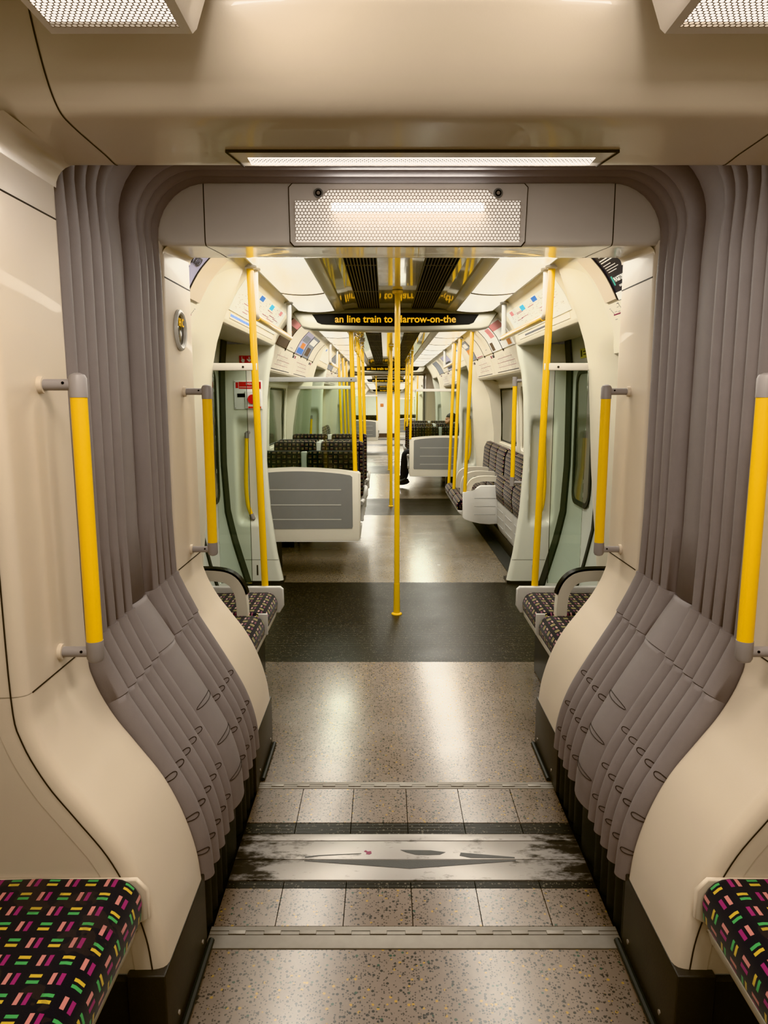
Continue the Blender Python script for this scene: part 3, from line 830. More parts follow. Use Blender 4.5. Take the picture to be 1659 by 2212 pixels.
# ------------------------------------------------------------------ loose builders
def pole(x0, y, z0, x1, z1, label, group, flange=False, collar=True, ym=None):
    t = thing('grab_pole', label, 'pole', (x0, y, z0), group)
    mb = MB().tube([(x0, y, z0), (x1, y, z1)], .0185, 16); add('tube', mb, 'yellow', t)
    if flange:
        mb = MB().tube([(x0, y, z0 + .0), (x0, y, z0 + .006), (x0, y, z0 + .012), (x0, y, z0 + .22)], [.038, .036, .023, .0205], 18); add('floor_socket', mb, 'yellow', t)
    if collar:
        mb = MB().tube([(x1, y, z1 - .022), (x1, y, z1 - .016), (x1, y, z1)], [.022, .034, .036], 18); add('ceiling_collar', mb, 'white_metal' if not flange else 'yellow', t)
    return t

def handrail(s, y0, y1, label, z=1.92, x=.765):
    t = thing('overhead_handrail', label, 'handrail', (s * x, y0, z), 'overhead handrails')
    mb = MB().tube([(s * x, y0, z), (s * x, y1, z), (s * x, y1 + .01, z)], [.0185, .0185, .012], 14); add('bar', mb, 'yellow', t)
    mb = MB().tube(smooth_path([(s * x, y0 - .04, 2.165), (s * x, y0 - .04, z + .05), (s * x, y0 - .025, z + .012), (s * x, y0 + .02, z)], 5), .0175, 14)
    mb.tube([(s * x, y0 - .04, 2.165), (s * x, y0 - .04, 2.155)], .032, 14); add('front_hanger', mb, 'white_metal', t)
    mb = MB().tube([(s * x, y1 - .03, 2.165), (s * x, y1 - .03, z)], .017, 14)
    mb.tube([(s * x, y1 - .03, 2.165), (s * x, y1 - .03, 2.155)], .032, 14); add('rear_hanger', mb, 'grey_metal', t)
    return t

def glass_screen(s, y, x0, x1, z0, label, rail='white_metal', z1=1.64, xr=None):
    t = thing('glass_screen', label, 'screen', (s * (x0 + x1) / 2, y, z0), 'glass draught screens')
    mb = MB().box(*sorted((s * x0, s * x1)), y - .004, y + .004, z0, z1); add('pane', mb, 'glass', t, 0)
    mb = MB().box(*sorted((s * (xr if xr else x0 - .05), s * x1)), y - .016, y + .016, z1 - .002, z1 + .036, .004); add('top_rail', mb, rail, t)
    mb = MB().box(*sorted((s * (x0 - .0012), s * x0)), y - .0045, y + .0045, z0, z1); add('glass_edge', mb, 'dark' if z0 < .6 else 'door', t, 0)
    mb = MB().tube([(s * (x0 + .012), y - .0165, z1 + .016), (s * (x0 + .012), y - .0175, z1 + .016)], .006, 10); add('screw', mb, 'seam', t)
    return t

def double_seat(s, y, d, label, panel=True, group='transverse seat pairs'):
    """pair of seats across the car. d=+1 faces away from the camera"""
    t = thing('double_seat', label, 'seat', (s * .75, y, 0), group)
    f = lambda a, b, c: (s * a, y + d * c, b)
    if panel:
        out = [(.305, .298), (.288, .33), (.286, .875), (.30, .890), (.45, .908), (.65, .922), (.85, .927), (1.05, .918), (1.20, .90), (1.22, .80), (1.20, .62), (1.13, .36), (1.10, .31), (1.07, .298)]
        mb = MB(); mb.prism(out, f, 0, .05)
        es = [e for e in mb.bm.edges if all(abs(v.co.y - y) < 1e-4 for v in e.verts)]
        bmesh.ops.bevel(mb.bm, geom=es, offset=.014, segments=4, profile=.5, affect='EDGES'); bp = add('back_panel', mb, 'offwhite', t, 50)
        ins = rounded(.352, 1.155, .408, .865, .02)
        def arch(a, b):
            if b > .8: b += .035 * (1 - ((a - .80) / .45) ** 2) - .008
            if a > 1.0 and b < .62: a -= .05 * (.62 - b) / .2
            return a, b
        ins = [arch(a, b) for a, b in rounded(.352, 1.165, .408, .60, .02)[:6]] + [arch(1.165, .60)] + [arch(1.165 - .02 * (k == 5), .865 + .0 * k) for k in (0, 5)] + [arch(1.14 - .77 * k / 10, .868) for k in range(1, 10)] + [arch(.372, .866), arch(.354, .855)] + [arch(.352, .43), arch(.358, .414)]
        mb = MB(); mb.prism(ins, f, -.0030, .004); add('inset', mb, 'grey_panel', bp)
        for zz in (.49, .613, .74):
            mb = MB(); mb.prism([(.45, zz - .004), (1.10 - (.03 if zz < .5 else 0), zz - .004), (1.105 - (.03 if zz < .5 else 0), zz), (1.10 - (.03 if zz < .5 else 0), zz + .004), (.45, zz + .004), (.445, zz)], f, -.0045, -.002); add('ridge', mb, 'groove', bp)
    for a, b in ((.305, .735), (.785, 1.215)):
        prof = [(.075, .50), (.055, .78), (.06, 1.0), (.075, 1.045), (.105, 1.058), (.135, 1.04), (.15, .98), (.165, .74), (.19, .50)]
        mb = MB().pad(prof, a, b, .03, lambda p, q, c: (s * c, y + d * p, q)); add('backrest', mb, 'moq3', t, 60)
        cp = [(.16, .40), (.16, .452), (.30, .458), (.50, .458), (.575, .452), (.605, .43), (.60, .375), (.57, .35), (.3, .345)]
        mb = MB().pad(cp, a, b, .03, lambda p, q, c: (s * c, y + d * p, q)); add('cushion', mb, 'moq3', t, 60)
    mb = MB().box(*sorted((s * .737, s * .783)), *sorted((y + d * .065, y + d * .13)), .55, 1.05, .006); add('divider', mb, 'lightgrey', t)
    mb = MB(); mb.prism([(.0, .30), (.58, .33), (.60, .35), (.60, .36), (.16, .40), (.12, .5), (.05, .5)], lambda p, q, c: (s * c, y + d * p, q), .292, 1.215); add('seat_shell', mb, 'lightgrey', t)
    mb = MB(); mb.prism([(.04, .0), (.35, .0), (.35, .31), (.04, .31)], lambda p, q, c: (s * c, y + d * p, q), 1.0, 1.22); add('bracket', mb, 'dark', t)
    mb = MB().tube(smooth_path([(s * .286, y + d * .19, .60), (s * .275, y + d * .30, .605), (s * .275, y + d * .36, .585), (s * .286, y + d * .37, .50), (s * .286, y + d * .34, .42)], 4), .018, 10); add('armrest', mb, 'lightgrey', t)
    return t

def led_display(y, text, label, th=.16, tw=None, sx=1.0):
    t = thing('led_display', label, 'display', (0, y, 2.1), 'amber LED message displays')
    n = 24
    def xs(w): return [-w + 2 * w * i / n for i in range(n + 1)]
    W = .80
    def zb(x): return 2.016 + .020 * (abs(x) / W) ** 2 + (.105 * max(0, (abs(x) - .70) / .10) ** 2.2)
    rows = []
    X = xs(W)
    rows.append([(x, y + .03, 2.182) for x in X]); rows.append([(x, y + .012, min(2.178, 2.165)) for x in X])
    rows.append([(x, y + .002, 2.160 - .012 * (abs(x) / W) ** 2) for x in X]); rows.append([(x, y, zb(x) + .018 + (.0 if abs(x) < .75 else .0)) for x in X])
    rows.append([(x, y + .006, zb(x) + .005) for x in X]); rows.append([(x, y + .02, zb(x)) for x in X]); rows.append([(x, y + th, zb(x)) for x in X]); rows.append([(x, y + th + .01, 2.182) for x in X])
    mb = MB(); mb.grid(rows); add('housing', mb, 'ceil', t, 50)
    top = [(x, 2.158 - .012 * (abs(x) / .655) ** 2 - .004) for x in xs(.655)]; bot = [(x, 2.052 + .014 * (abs(x) / .58) ** 2) for x in reversed(xs(.58))]
    c0, c1 = [(.635, 2.112), (.615, 2.080)], [(-.615, 2.080), (-.635, 2.112)]
    mb = MB().prism(top + c0 + bot + c1, lambda a, b, d: (a, d, b), y - .004, y + .004); add('screen', mb, 'dark', t, 30)
    lettering('lettering', text, th_size, 'led', t, frame((0, y - .0055, 2.104), (1, 0, 0), (0, 0, 1)), sx=sx, bold=.0012)
    return t
th_size = .0765

def light_unit(s, y0, y1, label, zc=2.168):
    t = thing('ceiling_light', label, 'light', (s * .615, (y0 + y1) / 2, zc), 'ribbed ceiling light panels')
    X = [.478 + (.756 - .478) * i / 8 for i in range(9)]
    mb = MB(); mb.grid([[(s * x, y, zc - .012 * (1 - ((x - .617) / .139) ** 2)) for x in X] for y in (y0 + .012, y1 - .012)]); add('diffuser', mb, 'diffuser', t, 60)
    mb = MB()
    for a, b in ((y0, y0 + .012), (y1 - .012, y1)):
        mb.grid([[(s * x, yy, zc + dz - .012 * (1 - ((x - .617) / .139) ** 2)) for x in X] for yy, dz in ((a, .02), (a, -.003), (b, -.003), (b, .02))])
    add('end_rib', mb, 'aluminium', t, 30)
    return t

def vent_panel(s, y0, y1, label):
    t = thing('air_vent', label, 'vent', (s * .21, (y0 + y1) / 2, 2.186), 'slatted ceiling vents')
    mb = MB().box(*sorted((s * .122, s * .292)), y0, y1, 2.184, 2.1895); add('backing', mb, 'vent', t, 0)
    mb = MB()
    for k in range(11):
        x = .124 + .166 * k / 10; mb.box(*sorted((s * (x - .0016), s * (x + .0016))), y0, y1, 2.1795, 2.185)
    add('slats', mb, 'ventbar', t, 0)
    mb = MB()
    y = y0 + .02
    while y < y1:
        mb.box(*sorted((s * .122, s * .292)), y - .003, y + .003, 2.179, 2.1845); y += .95
    add('cross_bars', mb, 'ventbar', t, 0)
    return t

def cove_card(name, s, prof, y0, y1, z0, z1, mat, label, cat, group, off=.006):
    mb = MB(); patch(mb, s, prof, y0, y1, z0, z1, off, 8, -.001)
    return tag(add(name, mb, mat, None, 30), label, cat, group)

def marks(parent, name, s, prof, off, rects, mat):
    mb = MB()
    for y0, y1, z0, z1 in rects: patch(mb, s, prof, y0, y1, z0, z1, off, 2, off - .001)
    return add(name, mb, mat, parent, 0)

def line_marks(parent, s, prof, y0, y1, z0, z1, off, seed):
    """thin route-diagram print: long strokes with small ticks"""
    r = random.Random(seed); H, W = z1 - z0, y1 - y0
    L, T, B = [], [], []
    for k in range(3):
        zc = z0 + H * (.30 + .22 * k); ya = y0 + W * (.08 + .2 * r.random()); yb = ya + W * (.45 + .2 * r.random()); yb = min(yb, y1 - .03)
        L.append((ya, yb, zc, zc + .0024))
        for q in range(int((yb - ya) / .035)):
            if r.random() < .8:
                yy = ya + .035 * q + .01; T.append((yy, yy + .004, zc + (.004 if q % 2 else -.022 - .02 * r.random()), zc + (.02 + .02 * r.random() if q % 2 else -.003)))
    B.append((y0 + W * .1, y1 - W * .12, z0 + H * .045, z0 + H * .085))
    marks(parent, 'route_line', s, prof, off, L, 'maroon'); marks(parent, 'station_ticks', s, prof, off, T, 'ink_soft'); marks(parent, 'notice_bar', s, prof, off, B, 'ink')

def strap(x, y, ztop, label):
    t = thing('grab_strap', label, 'strap', (x, y, ztop), 'hanging grab straps')
    h = []
    for k in range(49): a = k / 48; h.append((x + .016 * math.cos(a * 8 * PI), y + .016 * math.sin(a * 8 * PI), ztop - .17 * a))
    mb = MB().tube(h, .0035, 6); add('coil', mb, 'steel', t)
    mb = MB().tube([(x + .006 * math.cos(2 * PI * k / 20), y + .06 * math.cos(2 * PI * k / 20), ztop - .235 - .065 * math.sin(2 * PI * k / 20)) for k in range(20)], .005, 6, closed=True); add('loop', mb, 'yellow', t)
    return t

# ------------------------------------------------------------------ first car beyond the gangway
CAR = 15.4
DB = [(3.88, 5.72), (9.10, 10.80), (14.20, 15.90)]
ORD = ['first', 'second', 'third', 'fourth', 'fifth', 'sixth', 'seventh', 'eighth', 'ninth', 'tenth', 'eleventh', 'twelfth']

def shell(y0, y1, doors, tagname, cov=True):
    out = []
    mb = MB().box(-.33, .33, y0, y1, 2.19, 2.21)
    mb.grid([[(x, y, z) for x, z in ((-.33, 2.19), (-.398, 2.184))] for y in (y0, y1)]); mb.grid([[(x, y, z) for x, z in ((.33, 2.19), (.398, 2.184))] for y in (y0, y1)])
    out.append(struct('ceiling_' + tagname, mb, 'ceil_metal', 'glossy grey metal ceiling strip along the ' + tagname + ' car'))
    for s, sd in SIDES:
        mb = MB(); mb.grid([[(s * x, y, z) for x, z in ((.398, 2.184), (.404, 2.172), (.455, 2.158), (.470, 2.160), (.478, 2.185), (.756, 2.185), (.758, 2.166), (.765, 2.165))] for y in (y0, y1)])
        out.append(struct('ceiling_rail_' + tagname + '_' + sd, mb, 'ceil', 'pale grey light trough along the ' + sd + ' of the ' + tagname + ' car ceiling', 30))
        seg = [y0] + [q for d in doors for q in d] + [y1]
        mb = MB()
        for a, b in zip(seg[::2], seg[1::2]): mb.grid([[(s * x, y, z) for x, z in COVE] for y in (a, b)])
        out.append(struct('ceiling_cove_' + tagname + '_' + sd, mb, 'ivory', 'curved cove along the ' + sd + ' of the ' + tagname + ' car', 60))
        mb = MB()
        for a, b in doors: mb.grid([[(s * x, y, z) for x, z in DCOVE] for y in (a, b)])
        out.append(struct('ceiling_doorhead_' + tagname + '_' + sd, mb, 'ivory', 'lowered panel over the ' + sd + ' doors of the ' + tagname + ' car', 60))
    return out

shell(2.945, 16.6, DB, 'first')
# floor of the first car
mb = MB().box(-1.22, -.60, 2.94, 3.956, -.03, 0); mb.box(.60, 1.22, 2.94, 3.956, -.03, 0); struct('floor_bench', mb, 'floor', 'beige floor under the benches')
for k, (a, b, m, nm) in enumerate([(3.956, 5.759, 'floor_dark', 'doorway'), (5.759, 9.17, 'floor2', 'seating'), (9.17, 10.72, 'floor_dark', 'doorway'), (10.72, 14.25, 'floor2', 'seating'), (14.25, 15.95, 'floor_dark', 'doorway'), (15.95, 16.6, 'floor2', 'seating')]):
    mb = MB().box(-1.24, 1.24, a, b, -.03, 0); struct('floor_first_car', mb, m, ('dark ribbed floor at the %s doorway' if nm == 'doorway' else 'beige floor of the %s bay') % ORD[k // 2])
for s, sd in SIDES:
    # walls between doorways
    W1 = [(6.12, 7.34, .98, 1.60), (7.62, 8.84, .98, 1.60)]; W2 = [(11.1, 12.3, .98, 1.60), (12.6, 13.85, .98, 1.60)]
    struct('wall_bench_' + sd, wall_sheet(s, 2.945, 3.88, []), 'ivory', 'ivory wall behind the ' + sd + ' bench', 50)
    struct('wall_bay_' + sd, wall_sheet(s, 5.72, 9.10, W1), 'ivory', 'ivory window wall of the ' + sd + ' seating bay', 50)
    struct('wall_end_bay_' + sd, wall_sheet(s, 10.80, 14.20, W2), 'ivory', 'ivory window wall of the second ' + sd + ' seating bay', 50)
    struct('wall_car_end_' + sd, wall_sheet(s, 15.90, 16.6, []), 'ivory', 'ivory wall at the far car end, ' + sd, 50)
    for k, w in enumerate(W1 + W2): make_window(s, *w, ORD[k] + ' window from the doors on the ' + sd)
    for k, (a, b) in enumerate(DB):
        make_door(s, a + .02, b, ORD[k] + ' pair of doors on the ' + sd)
        pillar_near(s, a, 'curved ivory pillar before the ' + ORD[k] + ' doors on the ' + sd, D=.335 if k == 0 or (k == 1 and s > 0) else .09)
        pillar_face(s, b, 'pale moulded pillar after the ' + ORD[k] + ' doors on the ' + sd, D=.17)
    # bench, two seats
    t = thing('bench_seat', 'two-seat patterned bench just behind the far portal, ' + sd + ' side', 'seat', (s * .9, 3.4, 0))
    for a, b in ((2.97, 3.40), (3.405, 3.825)):
        mb = MB().pad(seat_profile(1.16, .665, .455), a, b, .03, lambda p, q, c: (s * p, c, q)); add('cushion', mb, 'moq2', t, 60)
        mb = MB().pad([(1.10, .44), (1.125, .60), (1.15, .90), (1.175, .945), (1.21, .94), (1.22, .85), (1.19, .44)], a, b, .03, lambda p, q, c: (s * p, c, q)); add('backrest', mb, 'moq2', t, 60)
    mb = MB().pad([(1.20, .31), (1.20, .455), (1.16, .478), (.655, .478), (.638, .462), (.636, .37), (.66, .33)], 3.828, 3.856, .008, lambda p, q, c: (s * p, c, q)); add('end_frame', mb, 'lightgrey', t, 40)
    mb = MB().pad([(1.2, .30), (1.2, .345), (.675, .345), (.68, .315), (.735, .255), (.80, .255)], 2.97, 3.83, .008, lambda p, q, c: (s * p, c, q)); add('seat_rail', mb, 'offwhite', t, 40)
    mb = MB().box(*sorted((s * .745, s * 1.2)), 2.97, 3.83, .002, .30, .004); add('plinth', mb, 'kick', t)
    mb = MB().box(*sorted((s * .655, s * .70)), 3.396, 3.410, .35, .456, .003); add('seat_divider', mb, 'lightgrey', t)
    path = smooth_path([(1.15, .648), (1.0, .652), (.88, .648), (.82, .625), (.785, .57), (.775, .50), (.775, .44)], 4)
    def ribbon(off, half, th_, mat, nm, cut=99):
        mbb = MB(); N = normals2d(path); rows = []
        for (x, z), n_ in list(zip(path, N))[:cut]:
            rows.append([(s * (x + n_[0] * o), 3.405 + h, z + n_[1] * o) for o, h in ((off, -half), (off, half), (off + th_, half), (off + th_, -half))])
        mbb.grid(rows, True); mbb.poly(rows[0]); mbb.poly(rows[-1]); return add(nm, mbb, mat, t, 40)
    ribbon(-.026, .026, .052, 'offwhite', 'armrest'); ribbon(.026, .024, .010, 'dark', 'armrest_pad', 18)
    # screen, poles, rail at the first doorway
    glass_screen(s, 3.862, .812, .985, .49, 'clear glass screen with white top rail beside the ' + sd + ' bench', xr=.75)
    pole(s * .742, 3.862, .476, s * .776, 2.172, 'thick yellow pole rising from the ' + sd + ' bench end', 'yellow grab poles')
    handrail(s, 3.97, 5.32, 'yellow overhead handrail on grey hangers over the first ' + sd + ' doorway')
    handrail(s, 9.2, 10.5, 'yellow overhead handrail over the second ' + sd + ' doorway')
    # yellow bowed handle inside the pillar recess
    for k, (a, b) in enumerate(DB[:2]):
        t = thing('recess_handle', 'bowed yellow handle in the pillar recess after the ' + ORD[k] + ' doors, ' + sd, 'handle', (s * 1.17, b + .03, .9), 'bowed yellow handles in pillar recesses')
        y = b + .028
        mb = MB().tube(smooth_path([(s * 1.178, y, 1.185), (s * 1.188, y, 1.0), (s * 1.195, y, .80), (s * 1.185, y, .65), (s * 1.160, y, .565)], 5), .0165, 14); add('grip', mb, 'yellow', t)
        for p, q in (((1.177, 1.222), (1.178, 1.180)), ((1.145, .528), (1.161, .570))):
            mb = MB().tube([(s * p[0], y, p[1]), (s * q[0], y, q[1])], .019, 14); mb.tube([(s * p[0], y, p[1]), (s * (p[0] - .005), b + .09, p[1])], .013, 10); add('end_cap', mb, 'greycap', t)

for k, (a, b) in enumerate(DB):
    pole(0, (a + b) / 2 + .01 if k else 4.888, 0, 0, 2.186, ['tall yellow floor-to-ceiling pole in the aisle, nearest of three', 'yellow aisle pole at the second doorway, behind the nearest aisle pole', 'yellow aisle pole at the third doorway, farthest in the car'][k], 'yellow aisle poles', flange=True)

# ceiling fittings
ys = [2.96, 4.845, 5.82]
secs = [(2.96, 4.85), (4.86, 5.83)] + [(6.20 + 1.08 * k, 6.20 + 1.08 * (k + 1) - .01) for k in range(9)]
for s, sd in SIDES:
    for k, (a, b) in enumerate(secs):
        light_unit(s, a, b, ORD[k] + ' ribbed white ceiling light panel from the far portal, ' + sd + ' row')
    for k, (a, b) in enumerate(((2.96, 5.80), (6.25, 10.9), (11.0, 15.7))):
        vent_panel(s, a, b, ORD[k] + ' black slatted ceiling vent, ' + sd + ' of the aisle')
led_display(5.845, 'an line train to Harrow-on-the', 'nearest black LED display with amber text under the ceiling', sx=1.0)
led_display(15.80, 'an line train to Harrow-on-the', 'second black LED display, farther down the first car', sx=1.0)

# maps over the first doors
for s, sd in SIDES:
    a, b = DB[0]
    c = cove_card('route_map', s, DCOVEZ, 3.99, 5.60, 1.965, 2.118, 'card_w', 'glossy white route map above the first ' + sd + ' doors', 'map', 'route maps over doors', .004)
    r = random.Random(11 + s); T = []; L = []
    for q in range(150):
        y = 4.05 + 1.45 * r.random(); z = 1.985 + .12 * r.random(); T.append((y, y + .012 + .03 * r.random(), z, z + .0022))
    for q in range(10):
        y = 4.05 + 1.2 * r.random(); z = 1.985 + .11 * r.random(); L.append((y, y + .12 + .15 * r.random(), z, z + .0025))
    marks(c, 'map_text', s, DCOVEZ, .0048, T, 'ink_soft'); marks(c, 'map_lines', s, DCOVEZ, .0049, L, 'maroon')
    marks(c, 'title_block', s, DCOVEZ, .005, [(4.55, 4.68, 2.088, 2.112), (4.66, 4.70, 2.0, 2.01)], 'blue'); marks(c, 'cyan_block', s, DCOVEZ, .005, [(4.95, 5.08, 2.080, 2.108)], 'cyan')
    marks(c, 'framed_box', s, DCOVEZ, .005, [(5.36, 5.46, 2.085, 2.110)], 'pink')
    c = cove_card('notice_strip', s, DCOVEZ, 4.05, 5.55, 1.926, 1.958, 'card', 'narrow cream notice strip under the map above the first ' + sd + ' doors', 'notice', 'notice strips over doors', .003)
    if s < 0: R = [(4.06 + .032 * q, 4.085 + .032 * q, 1.935, 1.950) for q in range(18)]
    else: R = [(4.55 + .03 * q, 4.576 + .03 * q, 1.935, 1.948) for q in range(26)]
    marks(c, 'printed_words', s, DCOVEZ, .0036, R, 'blue' if s < 0 else 'navy')
    # advert cards and line diagram by the bench
    ay = 3.27 if s < 0 else 3.33
    blank = cove_card('blank_advert_card', s, COVEZ, ay + .008, 3.50, 1.935, 2.128, 'cream', 'blank cream card curving into the cove beside the ' + sd + ' advert', 'card', 'blank cream cards', .012)
    mb = MB(); patch(mb, s, COVEZ, ay + .001, ay + .008, 1.93, 2.128, .010, 6, -.001); add('edge_clip', mb, 'seam', blank, 0)
    ad = cove_card('advert_card', s, COVEZ, 2.965, ay, 1.925, 2.128, 'lilac' if s < 0 else 'navy', 'pale lilac advert card with dark lettering at the top left' if s < 0 else 'dark navy advert card with white lettering at the top right', 'advert', None, .006)
    zt = 2.06
    def at(y, z, off): return (s * (interp(COVEZ, z) - off), y, z)
    ez = Vector(at(0, 2.10, 0)) - Vector(at(0, 1.98, 0)); ex = (0, -s * -1.0, 0)
    ex = (0, 1, 0) if s < 0 else (0, -1, 0)
    if s < 0:
        lettering('lettering', 'FORTED', .050, 'ink', ad, frame(at(3.165, 2.066, .0085), ex, ez), sx=.75, bold=.001)
        lettering('lettering', 'Y "', .050, 'ink', ad, frame(at(3.105, 2.020, .0085), ex, ez), sx=.75, bold=.001)
        lettering('lettering', 'ideas', .03, 'ink_soft', ad, frame(at(3.20, 1.962, .0085), ex, ez), sx=.8)
    else:
        lettering('lettering', 'FLAGSTONE', .030, 'white', ad, frame(at(3.20, 2.003, .0085), ex, ez), sx=.80, bold=.0006)
        lettering('lettering', 'FOR BUSINESS', .013, 'white', ad, frame(at(3.20, 1.976, .0085), ex, ez), sx=.9)
        lettering('lettering', 'hardest', .034, 'white', ad, frame(at(3.225, 2.102, .0085), ex, ez), sx=.85, bold=.0006)
        marks(ad, 'text_lines', s, COVEZ, .0068, [(3.04, 3.30, 2.083, 2.0862), (3.04, 3.30, 2.075, 2.078), (3.20, 3.30, 2.064, 2.0662), (3.16, 3.295, 2.055, 2.0572), (3.14, 3.295, 2.046, 2.0482), (3.18, 3.29, 2.037, 2.0392)], 'white')
        marks(ad, 'white_footer', s, COVEZ, .0068, [(2.97, 3.325, 1.927, 1.958)], 'white'); marks(ad, 'logo_block', s, COVEZ, .0068, [(3.280, 3.298, 1.985, 2.022)], 'teal')
    c = cove_card('line_diagram', s, COVEZ, 2.965, 3.53, 1.722, 1.925, 'card', 'cream line diagram card below the ' + sd + ' advert by the bench', 'line diagram', 'line diagram cards')
    marks(c, 'route_line', s, COVEZ, .0068, [(3.32, 3.46, 1.874, 1.879)], 'maroon')
    marks(c, 'branch_lines', s, COVEZ, .0067, [(3.325, 3.328, 1.879, 1.892), (3.335, 3.338, 1.891, 1.904), (3.345, 3.348, 1.903, 1.918), (3.345, 3.37, 1.916, 1.9185), (3.45, 3.453, 1.879, 1.888), (3.46, 3.463, 1.887, 1.896), (3.47, 3.473, 1.895, 1.902)], 'ink')
    marks(c, 'station_names', s, COVEZ, .0067, [(3.36, 3.39, 1.883, 1.886), (3.40, 3.43, 1.886, 1.889), (3.36, 3.385, 1.902, 1.905), (3.33, 3.36, 1.862, 1.865), (3.43, 3.46, 1.855, 1.858), (3.47, 3.49, 1.905, 1.908)], 'ink_soft')

# seat-bay adverts and line diagrams
def bay_cards(s, sd, y0, spec, nline, bay):
    n = len(spec); w = 3.0 / n
    for k, (m, extra, desc) in enumerate(spec):
        a = y0 + w * k + .02; b = y0 + w * (k + 1) - .02
        c = cove_card('advert_card', s, COVEZ, a, b, 1.925, 2.125, m, desc + ', ' + ORD[k] + ' in the ' + sd + ' cove, ' + bay, 'advert', 'advert cards in the cove', .010)
        for i, (u0, u1, v0, v1, mm) in enumerate(extra):
            marks(c, 'printed_block', s, COVEZ, .0108, [(a + (b - a) * u0, a + (b - a) * u1, 1.925 + .2 * v0, 1.925 + .2 * v1)], mm)
        mb = MB(); patch(mb, s, COVEZ, b + .004, b + .012, 1.905, 2.125, .013, 6, 0); add('edge_clip', mb, 'seam', c, 0)
    w = 3.0 / nline
    for k in range(nline):
        a = y0 + w * k + .006; b = y0 + w * (k + 1) - .006
        c = cove_card('line_diagram', s, COVEZ, a, b, 1.722, 1.916, 'card', 'cream line diagram card, ' + ORD[k] + ' in the ' + sd + ' cove of the ' + bay, 'line diagram', 'line diagram cards', .005)
        line_marks(c, s, COVEZ, a + .02, b - .02, 1.728, 1.90, .0058, 20 + k + int(y0) * 3 + s)
        marks(c, 'line_badges', s, COVEZ, .006, [(b - .30, b - .18, 1.880, 1.905)], 'navy'); marks(c, 'line_badges', s, COVEZ, .006, [(b - .14, b - .06, 1.880, 1.905)], 'maroon')
bay_cards(-1, 'left', 5.95, [('brown', [(.1, .9, .0, .28, 'brown'), (.35, .75, .50, .66, 'orange'), (.2, .5, .12, .16, 'white'), (.2, .5, .24, .28, 'white'), (.2, .5, .34, .38, 'white'), (.0, 1, .80, 1, 'pink')], 'dark brown advert with orange block'),
    ('card', [(.3, .6, .1, .14, 'ink_soft')], 'blank cream advert'), ('lilac', [(.1, .9, .05, .3, 'blue'), (.3, .8, .3, .55, 'orange'), (.1, .9, .6, .85, 'slate')], 'lilac advert with blue and orange blocks'),
    ('slate', [(.2, .8, .1, .5, 'brown'), (.1, .9, .65, .9, 'white')], 'slate grey advert'), ('card', [], 'plain cream advert')], 2, 'first seating bay')
bay_cards(1, 'right', 5.95, [('white', [(0, 1, .72, .95, 'pink'), (.1, .4, .05, .5, 'orange'), (.5, .95, .3, .36, 'ink')], 'white advert with pink band'), ('white', [(.1, .5, .55, .9, 'pink'), (.6, .9, .05, .4, 'brown')], 'white advert with pink patch'),
    ('card', [(.4, .6, .2, .24, 'ink_soft')], 'plain cream advert'), ('card', [(.1, .9, .02, .06, 'maroon')], 'cream advert with a maroon rule'), ('slate', [(.1, .9, .35, .6, 'orange'), (.2, .8, .7, .9, 'white')], 'slate advert with orange band')], 2, 'first seating bay')
bay_cards(-1, 'left', 11.0, [('slate', [], 'slate advert'), ('card', [], 'cream advert'), ('ink_soft', [], 'grey advert')], 2, 'second seating bay')
bay_cards(1, 'right', 11.0, [('lilac', [(.1, .9, .1, .6, 'navy')], 'lilac advert with dark block'), ('card', [], 'cream advert'), ('slate', [], 'slate advert')], 2, 'second seating bay')
for s, sd in SIDES:
    c = cove_card('route_map', s, DCOVEZ, 9.2, 10.65, 1.965, 2.118, 'card_w', 'white route map above the second ' + sd + ' doors', 'map', 'route maps over doors', .004)
    marks(c, 'title_block', s, DCOVEZ, .005, [(9.5, 9.62, 2.085, 2.11)], 'blue')

# left: transverse seats;  right: longitudinal seats (first bay)
double_seat(-1, 5.955, 1, 'nearest transverse seat pair on the left, grey panelled back towards the camera')
double_seat(-1, 7.50, -1, 'left transverse seat pair facing the camera, in the middle of the bay', False)
double_seat(-1, 7.60, 1, 'left transverse seat pair backing onto the middle pair', False)
double_seat(-1, 8.99, -1, 'left transverse seat pair facing the camera, farthest in the bay', False)
for k, y in enumerate((5.99, 7.55, 8.99)):
    pole(-.330, y, .87 if k != 1 else 1.0, -.360, 2.186, ORD[k] + ' yellow pole standing on the left transverse seat backs', 'yellow grab poles', collar=True)
glass_screen(-1, 5.985, .345, 1.28, .90, 'glass screen with grey rail above the nearest left seat panel', 'grey_metal', z1=1.625, xr=.31)
glass_screen(-1, 9.015, .345, 1.28, .90, 'glass screen with pale rail at the far end of the left transverse seats', 'white_metal', z1=1.60, xr=.31)

